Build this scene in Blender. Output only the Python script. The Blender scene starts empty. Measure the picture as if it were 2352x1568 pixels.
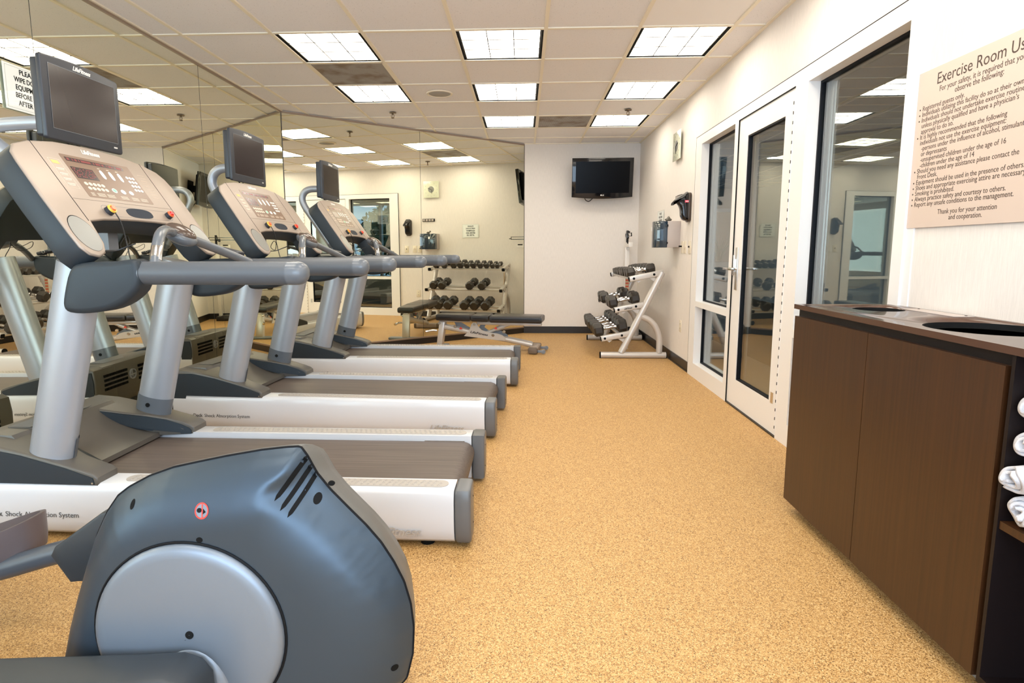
import bpy, bmesh, math, random
from mathutils import Vector, Matrix
sin, cos, pi = math.sin, math.cos, math.pi
random.seed(7)
scene = bpy.context.scene
C = scene.collection

# ------------------------------------------------------------------ camera
H = 1.153
cam_data = bpy.data.cameras.new('camera')
cam = bpy.data.objects.new('camera', cam_data); C.objects.link(cam)
cam_data.sensor_fit = 'HORIZONTAL'; cam_data.sensor_width = 36.0
cam_data.lens = 1316.42 * 36 / 2352
cam_data.shift_x = 25.557 / 2352
cam_data.shift_y = -36.019 / 2352
cam_data.clip_start = 0.02; cam_data.clip_end = 200
_p, _y, _r = 0.1299, 0.0398, -0.0018
fwd = Vector((-sin(_y)*cos(_p), cos(_y)*cos(_p), -sin(_p)))
rgt = Vector((cos(_y), sin(_y), 0)); up = rgt.cross(fwd)
r2 = rgt*cos(_r) + up*sin(_r); u2 = -rgt*sin(_r) + up*cos(_r)
M = Matrix((r2, u2, -fwd)).transposed().to_4x4(); M.translation = (0, 0, H)
cam.matrix_world = M
scene.camera = cam
# ------------------------------------------------------------------ world, exposure
W = bpy.data.worlds.new('world'); scene.world = W; W.use_nodes = True
bg = W.node_tree.nodes['Background']
bg.inputs[0].default_value = (0.45, 0.68, 1.0, 1); bg.inputs[1].default_value = 0.9
vs = scene.view_settings
vs.view_transform = 'Standard'; vs.look = 'None'; vs.gamma = 1; vs.use_curve_mapping = False
vs.exposure = 0.36
cy = scene.cycles
cy.max_bounces = 9; cy.diffuse_bounces = 4; cy.glossy_bounces = 7; cy.transmission_bounces = 6
cy.transparent_max_bounces = 12; cy.sample_clamp_indirect = 4.0; cy.caustics_reflective = True
cy.blur_glossy = 0.5
cy.use_denoising = True
LAMP = 8.2          # radiance of the ceiling light diffusers
def area(name, loc, rot, sx, sy, power, col):
    d = bpy.data.lights.new(name, 'AREA'); d.shape = 'RECTANGLE'; d.size = sx; d.size_y = sy
    d.energy = power; d.color = col
    o = bpy.data.objects.new(name, d); C.objects.link(o); o.location = loc; o.rotation_euler = rot
    return o
area('back_window_daylight', (-0.3, -1.55, 1.45), (pi/2, 0, 0), 3.4, 1.9, 105, (0.62, 0.80, 1.0))

# ------------------------------------------------------------------ materials
def new_mat(name):
    m = bpy.data.materials.new(name); m.use_nodes = True
    nt = m.node_tree; return m, nt, nt.nodes['Principled BSDF']
def mat(name, col, rough=0.5, metal=0.0, bump=0.0, bscale=200, var=0.0, coat=0.0, emit=None, spec=0.5):
    m, nt, b = new_mat(name)
    b.inputs['Base Color'].default_value = (*col, 1); b.inputs['Roughness'].default_value = rough
    b.inputs['Metallic'].default_value = metal; b.inputs['Coat Weight'].default_value = coat
    b.inputs['Specular IOR Level'].default_value = spec
    if emit:
        b.inputs['Emission Color'].default_value = (*emit[:3], 1); b.inputs['Emission Strength'].default_value = emit[3]
    if bump or var:
        tc = nt.nodes.new('ShaderNodeTexCoord'); n = nt.nodes.new('ShaderNodeTexNoise')
        n.inputs['Scale'].default_value = bscale; n.inputs['Detail'].default_value = 3
        nt.links.new(tc.outputs['Object'], n.inputs['Vector'])
        if bump:
            bp = nt.nodes.new('ShaderNodeBump'); bp.inputs['Strength'].default_value = bump; bp.inputs['Distance'].default_value = 0.002
            nt.links.new(n.outputs['Fac'], bp.inputs['Height']); nt.links.new(bp.outputs['Normal'], b.inputs['Normal'])
        if var:
            r = nt.nodes.new('ShaderNodeValToRGB')
            r.color_ramp.elements[0].position = 0.3; r.color_ramp.elements[1].position = 0.7
            r.color_ramp.elements[0].color = (*[c*(1-var) for c in col], 1)
            r.color_ramp.elements[1].color = (*[min(1, c*(1+var)) for c in col], 1)
            nt.links.new(n.outputs['Fac'], r.inputs['Fac']); nt.links.new(r.outputs['Color'], b.inputs['Base Color'])
    return m
def srgb(r, g, b):
    f = lambda c: (c/255/12.92) if c/255 <= 0.04045 else ((c/255+0.055)/1.055)**2.4
    return (f(r), f(g), f(b))

def floor_mat():
    m, nt, b = new_mat('speckled_rubber')
    tc = nt.nodes.new('ShaderNodeTexCoord')
    v = nt.nodes.new('ShaderNodeTexVoronoi'); v.inputs['Scale'].default_value = 330
    nt.links.new(tc.outputs['Object'], v.inputs['Vector'])
    r = nt.nodes.new('ShaderNodeValToRGB'); cr = r.color_ramp
    cols = [(0.0, (58, 38, 20)), (0.13, (112, 79, 42)), (0.30, (170, 126, 70)), (0.56, (191, 149, 90)), (0.82, (210, 172, 115)), (1.0, (228, 198, 150))]
    cr.elements[0].position = cols[0][0]; cr.elements[0].color = (*srgb(*cols[0][1]), 1)
    cr.elements[1].position = 1.0; cr.elements[1].color = (*srgb(*cols[-1][1]), 1)
    for p, c in cols[1:-1]:
        e = cr.elements.new(p); e.color = (*srgb(*c), 1)
    sep = nt.nodes.new('ShaderNodeSeparateColor'); nt.links.new(v.outputs['Color'], sep.inputs[0])
    n = nt.nodes.new('ShaderNodeTexNoise'); n.inputs['Scale'].default_value = 420; n.inputs['Detail'].default_value = 2
    nt.links.new(tc.outputs['Object'], n.inputs['Vector'])
    mx = nt.nodes.new('ShaderNodeMath'); mx.operation = 'MULTIPLY_ADD'; mx.inputs[1].default_value = 0.75
    nt.links.new(sep.outputs[0], mx.inputs[0])
    m2 = nt.nodes.new('ShaderNodeMath'); m2.operation = 'MULTIPLY_ADD'; m2.inputs[1].default_value = 0.9; m2.inputs[2].default_value = -0.32
    nt.links.new(n.outputs['Fac'], m2.inputs[0]); nt.links.new(m2.outputs[0], mx.inputs[2])
    nt.links.new(mx.outputs[0], r.inputs['Fac']); nt.links.new(r.outputs['Color'], b.inputs['Base Color'])
    b.inputs['Roughness'].default_value = 0.55
    bp = nt.nodes.new('ShaderNodeBump'); bp.inputs['Strength'].default_value = 0.25; bp.inputs['Distance'].default_value = 0.001
    nt.links.new(n.outputs['Fac'], bp.inputs['Height']); nt.links.new(bp.outputs['Normal'], b.inputs['Normal'])
    return m
def wall_mat(name, col, axis):
    m, nt, b = new_mat(name)
    tc = nt.nodes.new('ShaderNodeTexCoord'); mp = nt.nodes.new('ShaderNodeMapping')
    mp.inputs['Scale'].default_value = (1, 1, 0.06)
    nt.links.new(tc.outputs['Object'], mp.inputs['Vector'])
    n = nt.nodes.new('ShaderNodeTexNoise'); n.inputs['Scale'].default_value = 260; n.inputs['Detail'].default_value = 2
    nt.links.new(mp.outputs['Vector'], n.inputs['Vector'])
    n2 = nt.nodes.new('ShaderNodeTexNoise'); n2.inputs['Scale'].default_value = 90; nt.links.new(tc.outputs['Object'], n2.inputs['Vector'])
    ad = nt.nodes.new('ShaderNodeMath'); nt.links.new(n.outputs['Fac'], ad.inputs[0]); nt.links.new(n2.outputs['Fac'], ad.inputs[1])
    bp = nt.nodes.new('ShaderNodeBump'); bp.inputs['Strength'].default_value = 0.35; bp.inputs['Distance'].default_value = 0.0015
    nt.links.new(ad.outputs[0], bp.inputs['Height']); nt.links.new(bp.outputs['Normal'], b.inputs['Normal'])
    r = nt.nodes.new('ShaderNodeValToRGB'); r.color_ramp.elements[0].position = 0.35; r.color_ramp.elements[1].position = 0.65
    r.color_ramp.elements[0].color = (*[c*0.93 for c in col], 1); r.color_ramp.elements[1].color = (*col, 1)
    nt.links.new(n.outputs['Fac'], r.inputs['Fac']); nt.links.new(r.outputs['Color'], b.inputs['Base Color'])
    b.inputs['Roughness'].default_value = 0.6
    return m
def tile_mat(name, col, pin=0.5):
    m, nt, b = new_mat(name)
    tc = nt.nodes.new('ShaderNodeTexCoord')
    v = nt.nodes.new('ShaderNodeTexNoise'); v.inputs['Scale'].default_value = 150; v.inputs['Detail'].default_value = 4
    nt.links.new(tc.outputs['Object'], v.inputs['Vector'])
    r = nt.nodes.new('ShaderNodeValToRGB'); cr = r.color_ramp
    cr.elements[0].position = 0.28; cr.elements[0].color = (*[c*pin for c in col], 1)
    cr.elements[1].position = 0.36; cr.elements[1].color = (*col, 1)
    nt.links.new(v.outputs['Fac'], r.inputs['Fac']); nt.links.new(r.outputs['Color'], b.inputs['Base Color'])
    b.inputs['Roughness'].default_value = 0.9
    bp = nt.nodes.new('ShaderNodeBump'); bp.inputs['Strength'].default_value = 0.3; bp.inputs['Distance'].default_value = 0.002
    nt.links.new(v.outputs['Fac'], bp.inputs['Height']); nt.links.new(bp.outputs['Normal'], b.inputs['Normal'])
    return m
def wood_mat(name, dark, light, sc=1.0):
    m, nt, b = new_mat(name)
    tc = nt.nodes.new('ShaderNodeTexCoord'); mp = nt.nodes.new('ShaderNodeMapping')
    mp.inputs['Scale'].default_value = (30*sc, 30*sc, 0.7*sc)
    nt.links.new(tc.outputs['Object'], mp.inputs['Vector'])
    n = nt.nodes.new('ShaderNodeTexNoise'); n.inputs['Scale'].default_value = 3; n.inputs['Detail'].default_value = 5
    nt.links.new(mp.outputs['Vector'], n.inputs['Vector'])
    r = nt.nodes.new('ShaderNodeValToRGB'); r.color_ramp.elements[0].position = 0.3; r.color_ramp.elements[1].position = 0.72
    r.color_ramp.elements[0].color = (*dark, 1); r.color_ramp.elements[1].color = (*light, 1)
    nt.links.new(n.outputs['Fac'], r.inputs['Fac']); nt.links.new(r.outputs['Color'], b.inputs['Base Color'])
    b.inputs['Roughness'].default_value = 0.38
    return m
def belt_mat():
    m, nt, b = new_mat('belt_rubber')
    tc = nt.nodes.new('ShaderNodeTexCoord'); mp = nt.nodes.new('ShaderNodeMapping')
    mp.inputs['Scale'].default_value = (1.2, 60, 60)
    nt.links.new(tc.outputs['Object'], mp.inputs['Vector'])
    n = nt.nodes.new('ShaderNodeTexNoise'); n.inputs['Scale'].default_value = 2; n.inputs['Detail'].default_value = 4
    nt.links.new(mp.outputs['Vector'], n.inputs['Vector'])
    r = nt.nodes.new('ShaderNodeValToRGB'); r.color_ramp.elements[0].position = 0.3; r.color_ramp.elements[1].position = 0.75
    r.color_ramp.elements[0].color = (*srgb(78, 68, 62), 1); r.color_ramp.elements[1].color = (*srgb(104, 92, 84), 1)
    nt.links.new(n.outputs['Fac'], r.inputs['Fac']); nt.links.new(r.outputs['Color'], b.inputs['Base Color'])
    b.inputs['Roughness'].default_value = 0.5
    return m
def mirror_mat():
    m, nt, b = new_mat('mirror_silver')
    b.inputs['Base Color'].default_value = (0.94, 0.94, 0.80, 1); b.inputs['Metallic'].default_value = 1
    b.inputs['Roughness'].default_value = 0.0
    return m
def glass_mat(name, tint, ior=1.5, rough=0.0, boost=1.0):
    m = bpy.data.materials.new(name); m.use_nodes = True; nt = m.node_tree; nt.nodes.clear()
    o = nt.nodes.new('ShaderNodeOutputMaterial'); mix = nt.nodes.new('ShaderNodeMixShader')
    t = nt.nodes.new('ShaderNodeBsdfTransparent'); t.inputs[0].default_value = (*tint, 1)
    g = nt.nodes.new('ShaderNodeBsdfGlossy'); g.inputs['Roughness'].default_value = rough; g.inputs['Color'].default_value = (1, 1, 1, 1)
    f = nt.nodes.new('ShaderNodeFresnel'); ge = nt.nodes.new('ShaderNodeNewGeometry'); ma = nt.nodes.new('ShaderNodeMath')
    ma.operation = 'MULTIPLY_ADD'; ma.inputs[1].default_value = 1/ior-ior; ma.inputs[2].default_value = ior
    nt.links.new(ge.outputs['Backfacing'], ma.inputs[0]); nt.links.new(ma.outputs[0], f.inputs['IOR'])   # both faces of the sheet reflect alike
    nt.links.new(f.outputs[0], mix.inputs[0]); nt.links.new(t.outputs[0], mix.inputs[1]); nt.links.new(g.outputs[0], mix.inputs[2])
    nt.links.new(mix.outputs[0], o.inputs[0])
    return m
def vent_mat():
    m, nt, b = new_mat('perforated_vent')
    tc = nt.nodes.new('ShaderNodeTexCoord')
    mp = nt.nodes.new('ShaderNodeMapping'); mp.inputs['Scale'].default_value = (110, 110, 1); nt.links.new(tc.outputs['Object'], mp.inputs['Vector'])
    v = nt.nodes.new('ShaderNodeTexVoronoi'); v.inputs['Scale'].default_value = 1; v.inputs['Randomness'].default_value = 0
    nt.links.new(mp.outputs['Vector'], v.inputs['Vector'])
    r = nt.nodes.new('ShaderNodeValToRGB'); r.color_ramp.elements[0].position = 0.3; r.color_ramp.elements[1].position = 0.42
    r.color_ramp.elements[0].color = (0.12, 0.11, 0.1, 1); r.color_ramp.elements[1].color = (0.46, 0.43, 0.41, 1)
    nt.links.new(v.outputs['Distance'], r.inputs['Fac'])
    n = nt.nodes.new('ShaderNodeTexNoise'); n.inputs['Scale'].default_value = 5; n.inputs['Detail'].default_value = 3; nt.links.new(tc.outputs['Object'], n.inputs['Vector'])
    r2_ = nt.nodes.new('ShaderNodeValToRGB'); r2_.color_ramp.elements[0].position = 0.38; r2_.color_ramp.elements[1].position = 0.55
    r2_.color_ramp.elements[0].color = (0.62, 0.5, 0.38, 1); r2_.color_ramp.elements[1].color = (1, 1, 1, 1)
    nt.links.new(n.outputs['Fac'], r2_.inputs['Fac'])
    mm = nt.nodes.new('ShaderNodeMix'); mm.data_type = 'RGBA'; mm.blend_type = 'MULTIPLY'; mm.inputs[0].default_value = 1
    nt.links.new(r.outputs['Color'], mm.inputs[6]); nt.links.new(r2_.outputs['Color'], mm.inputs[7])
    nt.links.new(mm.outputs[2], b.inputs['Base Color']); b.inputs['Roughness'].default_value = 0.6
    return m

FLOOR = floor_mat()
WALL = wall_mat('wall_vinyl', (0.83, 0.775, 0.725), "y")
TILE = tile_mat('ceiling_tile', (0.87, 0.85, 0.86), 0.62)
TILE_NEW = mat('new_ceiling_tile', (0.93, 0.90, 0.88), 0.9)
TBAR = mat('grid_bar_enamel', (0.90, 0.82, 0.66), 0.45)
TRIMW = mat('white_frame_paint', (0.84, 0.82, 0.80), 0.35)
GASKET = mat('black_gasket', (0.008, 0.009, 0.012), 0.5, 0, 0, 0, 0, 0, None, 0.12)
BASEB = mat('black_vinyl_base', (0.016, 0.012, 0.010), 0.4)
MIRROR = mirror_mat()
MEDGE = mat('mirror_edge', (0.03, 0.035, 0.03), 0.3)
GLASS = glass_mat('pane_glass', (0.80, 0.84, 0.82), 2.15)
ALU = mat('brushed_aluminium', (0.72, 0.70, 0.68), 0.28, 1.0)
CHROME = mat('chrome', (0.66, 0.65, 0.64), 0.16, 1.0)
JCH = mat('mirror_channel_metal', (0.42, 0.34, 0.28), 0.35, 0.8)
LWHITE = mat('louver_metal', (0.05, 0.045, 0.035), 0.6)
BLACKM = mat('black_matte', (0.006, 0.006, 0.006), 0.7, 0, 0, 0, 0, 0, None, 0.12)
def lamp_mat():
    m, nt, b = new_mat('diffuser_glow')
    b.inputs['Base Color'].default_value = (0.9, 0.88, 0.82, 1)
    b.inputs['Emission Color'].default_value = (1.0, 0.925, 0.80, 1); b.inputs['Emission Strength'].default_value = LAMP
    return m
LAMPM = lamp_mat()
VENT = vent_mat()
SPK = mat('speaker_grille', (0.40, 0.38, 0.35), 0.7, 0, 0.4, 500)
# treadmill
TWHITE = mat('frame_white_paint', (0.66, 0.665, 0.69), 0.28, 0.0, 0, 200, 0, 0.3)
TSILV = mat('upright_silver_paint', (0.40, 0.425, 0.47), 0.34, 0.35, 0.02, 900)
TFACE = mat('console_champagne', (0.37, 0.305, 0.255), 0.42, 0.25, 0.05, 900)
TDARK = mat('slate_plastic', (0.026, 0.035, 0.044), 0.48, 0, 0.08, 1200, 0, 0, None, 0.35)
THOOD = mat('grey_hood_plastic', (0.105, 0.094, 0.080), 0.38, 0, 0.06, 1200)
TRAIL = mat('handrail_grey_grip', (0.088, 0.098, 0.112), 0.42, 0, 0.10, 900)
TCAPM = mat('handrail_cap_grey', (0.13, 0.145, 0.165), 0.25)
TCAP = mat('end_cap_grey', (0.13, 0.132, 0.135), 0.35, 0, 0.04, 900)
TPAD = mat('foot_pad_grey', (0.42, 0.385, 0.35), 0.5)
BELT = belt_mat()
LINE = mat('seam_black', (0.008, 0.008, 0.009), 0.6, 0, 0, 0, 0, 0, None, 0.12)
BROWN = mat('overlay_brown', (0.19, 0.115, 0.072), 0.35)
LEDM = mat('display_black', (0.035, 0.018, 0.018), 0.25)
LEDR = mat('display_red_dots', (0.30, 0.04, 0.04), 0.4)
WHITEP = mat('print_white', (0.86, 0.84, 0.80), 0.5)
CREAM = mat('print_cream', (0.70, 0.60, 0.50), 0.5)
YELP = mat('print_yellow', (0.80, 0.50, 0.16), 0.5)
GREENP = mat('print_green', (0.25, 0.75, 0.42), 0.5)
ORANGE = mat('orange_button', (0.85, 0.16, 0.05), 0.3)
REDB = mat('red_button', (0.80, 0.03, 0.03), 0.3)
YELB = mat('yellow_ring', (0.85, 0.55, 0.08), 0.4)
CUPM = mat('cup_lining_grey', (0.27, 0.275, 0.26), 0.3, 0.2)
SCRF = mat('screen_bezel', (0.028, 0.032, 0.042), 0.38)
SCR = mat('screen_glass', (0.025, 0.018, 0.018), 0.18, 0, 0, 0, 0, 0, None, 0.45)
PODM = mat('pod_bronze_gloss', (0.10, 0.07, 0.055), 0.12)
INK = mat('print_ink', (0.01, 0.01, 0.01), 0.6, 0, 0, 0, 0, 0, None, 0.12)
INKG = mat('print_ink_grey', (0.09, 0.09, 0.09), 0.5)
CORD = mat('black_cord', (0.01, 0.01, 0.01), 0.4)
# others
ELB = mat('bike_shell_slate', (0.055, 0.078, 0.105), 0.36, 0.55, 0.03, 1500)
ELD = mat('bike_disc_silver', (0.21, 0.245, 0.29), 0.38, 0.45, 0.02, 900)
ELK = mat('arm_cover_charcoal', (0.030, 0.035, 0.040), 0.42, 0, 0.08, 1200)
ELP = mat('pedal_brown_rubber', (0.11, 0.085, 0.085), 0.4)
CABM = wood_mat('cabinet_espresso', srgb(54, 31, 14), srgb(70, 42, 20))
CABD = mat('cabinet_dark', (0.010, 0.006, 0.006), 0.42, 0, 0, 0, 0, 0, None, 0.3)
CTR = mat('countertop_brown', srgb(84, 60, 48), 0.16)
SIGNM = mat('sign_beige', (0.68, 0.55, 0.47), 0.4, 0.15)
SIGNT = mat('sign_lettering', (0.06, 0.035, 0.025), 0.5)
PAPER = mat('paper_white', (0.93, 0.92, 0.90), 0.6)
TOWEL = mat('terry_cloth', (0.62, 0.62, 0.66), 0.95, 0, 0.8, 420)
RUB = mat('dumbbell_rubber', (0.03, 0.024, 0.019), 0.42, 0, 0.03, 400)
RACKM = mat('rack_silver', (0.60, 0.56, 0.52), 0.32, 0.3)
PADM = mat('bench_vinyl', (0.022, 0.018, 0.017), 0.30, 0, 0.1, 400)
BRKT = mat('bracket_slate', (0.20, 0.22, 0.25), 0.4)
TVB = mat('tv_gloss_black', (0.006, 0.006, 0.008), 0.06)
TVS = mat('tv_screen', (0.002, 0.002, 0.003), 0.2, 0, 0, 0, 0, 0, None, 0.08)
GLB = mat('gloss_black_plastic', (0.012, 0.011, 0.012), 0.08)
SMOKE = mat('smoked_plastic', (0.02, 0.035, 0.055), 0.06, 0, 0, 0, 0, 0.5)
GREYP = mat('dispenser_grey', (0.46, 0.40, 0.37), 0.5)
IVORY = mat('ivory_plate', (0.78, 0.70, 0.56), 0.4)
CLOCKG = mat('frosted_green_glass', (0.74, 0.76, 0.60), 0.15, 0, 0, 0, 0, 0.5)
SCALEW = mat('scale_white_enamel', (0.80, 0.76, 0.72), 0.35)
WARNR = mat('label_red', (0.75, 0.06, 0.03), 0.5)
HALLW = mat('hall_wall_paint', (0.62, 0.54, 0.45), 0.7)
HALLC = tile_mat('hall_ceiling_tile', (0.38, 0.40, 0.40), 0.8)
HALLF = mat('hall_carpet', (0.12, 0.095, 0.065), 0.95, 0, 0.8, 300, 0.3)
HTILE = mat('hall_floor_tile', (0.42, 0.33, 0.23), 0.4, 0, 0, 12, 0.06)
LEAF = mat('leaf_green', (0.14, 0.22, 0.08), 0.5)
LEAFD = mat('leaf_dark_green', (0.04, 0.11, 0.05), 0.5)

# ------------------------------------------------------------------ mesh helpers
class MB:
    def __init__(s): s.bm = bmesh.new(); s.mi = 0; s.mats = []
    def m(s, mt):
        if mt not in s.mats: s.mats.append(mt)
        s.mi = s.mats.index(mt); return s
    def _f(s, vs, smooth=False):
        try:
            f = s.bm.faces.new(vs); f.material_index = s.mi; f.smooth = smooth; return f
        except ValueError: return None
    def box(s, x0, x1, y0, y1, z0, z1, M=None):
        P = [(x, y, z) for x in (x0, x1) for y in (y0, y1) for z in (z0, z1)]
        v = [s.bm.verts.new(M @ Vector(p) if M else p) for p in P]
        for a in ((0,1,3,2),(4,6,7,5),(0,4,5,1),(2,3,7,6),(0,2,6,4),(1,5,7,3)): s._f([v[i] for i in a])
        return s
    def rbox(s, x0, x1, y0, y1, z0, z1, r, M=None, seg=2):
        b = bmesh.new()
        P = [(x, y, z) for x in (x0, x1) for y in (y0, y1) for z in (z0, z1)]
        v = [b.verts.new(p) for p in P]
        for a in ((0,1,3,2),(4,6,7,5),(0,4,5,1),(2,3,7,6),(0,2,6,4),(1,5,7,3)): b.faces.new([v[i] for i in a])
        bmesh.ops.bevel(b, geom=b.edges[:], offset=r, segments=seg, profile=0.5, affect='EDGES')
        return s.take(b, M, True)
    def take(s, b, M=None, smooth=False):
        mp = {}
        for v in b.verts: mp[v.index] = None
        b.verts.index_update()
        vs = [s.bm.verts.new(M @ v.co if M else v.co) for v in b.verts]
        for f in b.faces: s._f([vs[v.index] for v in f.verts], smooth)
        b.free(); return s
    def ring(s, pts): return [s.bm.verts.new(p) for p in pts]
    def bridge(s, a, b, smooth=True):
        n = len(a)
        for i in range(n): s._f([a[i], a[(i+1) % n], b[(i+1) % n], b[i]], smooth)
    def prism(s, pts, fn, d0, d1, smooth=False):
        """outline pts (2D); fn(u, v, d) -> 3D point"""
        a = s.ring([fn(u, v, d0) for u, v in pts]); b = s.ring([fn(u, v, d1) for u, v in pts])
        s._f(a[::-1]); s._f(b); s.bridge(a, b, smooth); return s
    def bprism(s, pts, fn, d0, d1, r=0.005, seg=2, smooth=True):
        """prism with bevelled edges"""
        b = bmesh.new()
        a = [b.verts.new((u, v, d0)) for u, v in pts]; c = [b.verts.new((u, v, d1)) for u, v in pts]
        b.faces.new(a[::-1]); b.faces.new(c); n = len(pts); es = []
        for i in range(n): b.faces.new((a[i], a[(i+1) % n], c[(i+1) % n], c[i]))
        bmesh.ops.recalc_face_normals(b, faces=b.faces[:])
        rim = [e for e in b.edges if abs(e.verts[0].co.z-e.verts[1].co.z) < 1e-9]
        bmesh.ops.bevel(b, geom=rim, offset=r, segments=seg, profile=0.5, affect='EDGES')
        for v in b.verts: v.co = Vector(fn(v.co.x, v.co.y, v.co.z))
        return s.take(b, None, smooth)
    def cyl(s, p0, p1, r0, r1=None, seg=20, cap=True, smooth=True, ry=None):
        p0, p1 = Vector(p0), Vector(p1); r1 = r0 if r1 is None else r1
        d = (p1-p0).normalized(); a = d.orthogonal().normalized()
        if ry is not None: a = Vector((1, 0, 0)) - d*d.x; a.normalize()
        b = d.cross(a); k = 1 if ry is None else ry
        A = s.ring([p0 + (a*cos(2*pi*i/seg) + b*sin(2*pi*i/seg)*k)*r0 for i in range(seg)])
        B = s.ring([p1 + (a*cos(2*pi*i/seg) + b*sin(2*pi*i/seg)*k)*r1 for i in range(seg)])
        s.bridge(A, B, smooth)
        if cap: s._f(A[::-1]); s._f(B)
        return s
    def tube(s, path, r, seg=12, sub=6, cap=True, flat=1.0):
        P = [Vector(p) for p in path]; R = r if isinstance(r, (list, tuple)) else [r]*len(P)
        if sub > 1 and len(P) > 2:
            Q = []; S = []
            for i in range(len(P)-1):
                p0 = P[max(i-1, 0)]; p1 = P[i]; p2 = P[i+1]; p3 = P[min(i+2, len(P)-1)]
                for k in range(sub):
                    t = k/sub
                    Q.append(0.5*((2*p1) + (p2-p0)*t + (2*p0-5*p1+4*p2-p3)*t*t + (3*p1-p0-3*p2+p3)*t**3))
                    S.append(R[i]*(1-t)+R[i+1]*t)
            Q.append(P[-1]); S.append(R[-1]); P, R = Q, S
        n = None; prev = None
        for i, p in enumerate(P):
            d = (P[min(i+1, len(P)-1)] - P[max(i-1, 0)]).normalized()
            if n is None: n = d.orthogonal().normalized()
            n = (n - d*n.dot(d)).normalized(); b = d.cross(n)
            rg = s.ring([p + (n*cos(2*pi*k/seg) + b*sin(2*pi*k/seg)*flat)*R[i] for k in range(seg)])
            if prev: s.bridge(prev, rg)
            elif cap: s._f(rg[::-1])
            prev = rg
        if cap: s._f(prev)
        return s
    def sphere(s, c, r, sx=1, sy=1, sz=1, u=16, v=10, M=None):
        b = bmesh.new(); bmesh.ops.create_uvsphere(b, u_segments=u, v_segments=v, radius=r)
        for w in b.verts: w.co = Vector((w.co.x*sx, w.co.y*sy, w.co.z*sz)) 
        MM = Matrix.Translation(c) @ (M if M else Matrix.Identity(4))
        return s.take(b, MM, True)
    def lathe(s, prof, c, axis='z', seg=32, smooth=True):
        c = Vector(c); prev = None
        def pt(r, h, a):
            if axis == 'z': return c + Vector((r*cos(a), r*sin(a), h))
            if axis == 'y': return c + Vector((r*cos(a), h, r*sin(a)))
            return c + Vector((h, r*cos(a), r*sin(a)))
        for r, h in prof:
            rg = s.ring([pt(max(r, 1e-4), h, 2*pi*i/seg) for i in range(seg)])
            if prev: s.bridge(prev, rg, smooth)
            prev = rg
        return s
    def grid(s, nu, nv, fn, smooth=True, flip=False):
        V = [[s.bm.verts.new(fn(i/nu, j/nv)) for j in range(nv+1)] for i in range(nu+1)]
        for i in range(nu):
            for j in range(nv):
                q = [V[i][j], V[i+1][j], V[i+1][j+1], V[i][j+1]]
                s._f(q[::-1] if flip else q, smooth)
        return s
    def text(s, txt, size, fn, width=None, align='LEFT', shear=0.0, depth=0.0004, bold=0.0):
        """fn(u, v, d): u along the line, v up, d out of the surface"""
        c = bpy.data.curves.new('tmp', 'FONT'); c.body = txt; c.size = size; c.align_x = align; c.shear = shear
        c.extrude = depth; c.offset = bold; c.resolution_u = 3
        o = bpy.data.objects.new('tmp', c); C.objects.link(o)
        dg = bpy.context.evaluated_depsgraph_get(); dg.update()
        me = bpy.data.meshes.new_from_object(o.evaluated_get(dg))
        xs = [v.co.x for v in me.vertices] or [0, 1]; k = 1.0
        if width: k = width/max(1e-6, max(xs)-min(xs))
        b = bmesh.new(); b.from_mesh(me)
        for v in b.verts: v.co = Vector(fn(v.co.x*k, v.co.y, v.co.z+depth))
        bpy.data.objects.remove(o); bpy.data.curves.remove(c); bpy.data.meshes.remove(me)
        return s.take(b)
    def build(s, name, mt=None, parent=None, label=None, fix=True, sharp=None):
        if fix: bmesh.ops.recalc_face_normals(s.bm, faces=s.bm.faces[:])
        me = bpy.data.meshes.new(name); s.bm.to_mesh(me); s.bm.free()
        for q in (s.mats or [mt]): me.materials.append(q)
        me.set_sharp_from_angle(angle=math.radians(sharp or 38))
        o = bpy.data.objects.new(name, me); C.objects.link(o)
        if parent: o.parent = parent
        if label: o['label'] = label
        return o
def thing(name, label, cat, loc=(0,0,0), rz=0.0, group=None, kind=None):
    o = bpy.data.objects.new(name, None); C.objects.link(o); o.location = loc; o.rotation_euler = (0, 0, rz)
    o.empty_display_size = 0.1
    tag(o, label, cat, group, kind); return o
def tag(o, label=None, cat=None, group=None, kind=None):
    if label: o['label'] = label
    if cat: o['category'] = cat
    if group: o['group'] = group
    if kind: o['kind'] = kind
    return o
def children(o): return [c for c in bpy.data.objects if c.parent == o]
def copy_tree(o, parent=None):
    c = o.copy(); C.objects.link(c)
    if parent: c.parent = parent
    for ch in children(o): copy_tree(ch, c)
    return c
def struct(mb, name, m=None, label=None, parent=None, **k):
    o = mb.build(name, m, parent, **k)
    if not parent: o['kind'] = 'structure'
    if label: o['label'] = label
    return o

XR, XL, YF, YB, ZC = 1.572, -2.515, 8.05, -1.6, 2.59
A = Vector((-2.515, 6.06)); B = Vector((0.005, 8.05))
T = 0.6096; GX, GY = 0.1403, 3.9798

# ================================================================== the room
mb = MB().box(XL-0.12, XR+0.1, YB-0.1, YF+0.1, -0.1, 0)
struct(mb, 'floor', FLOOR, 'speckled tan rubber floor of the exercise room')
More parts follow.
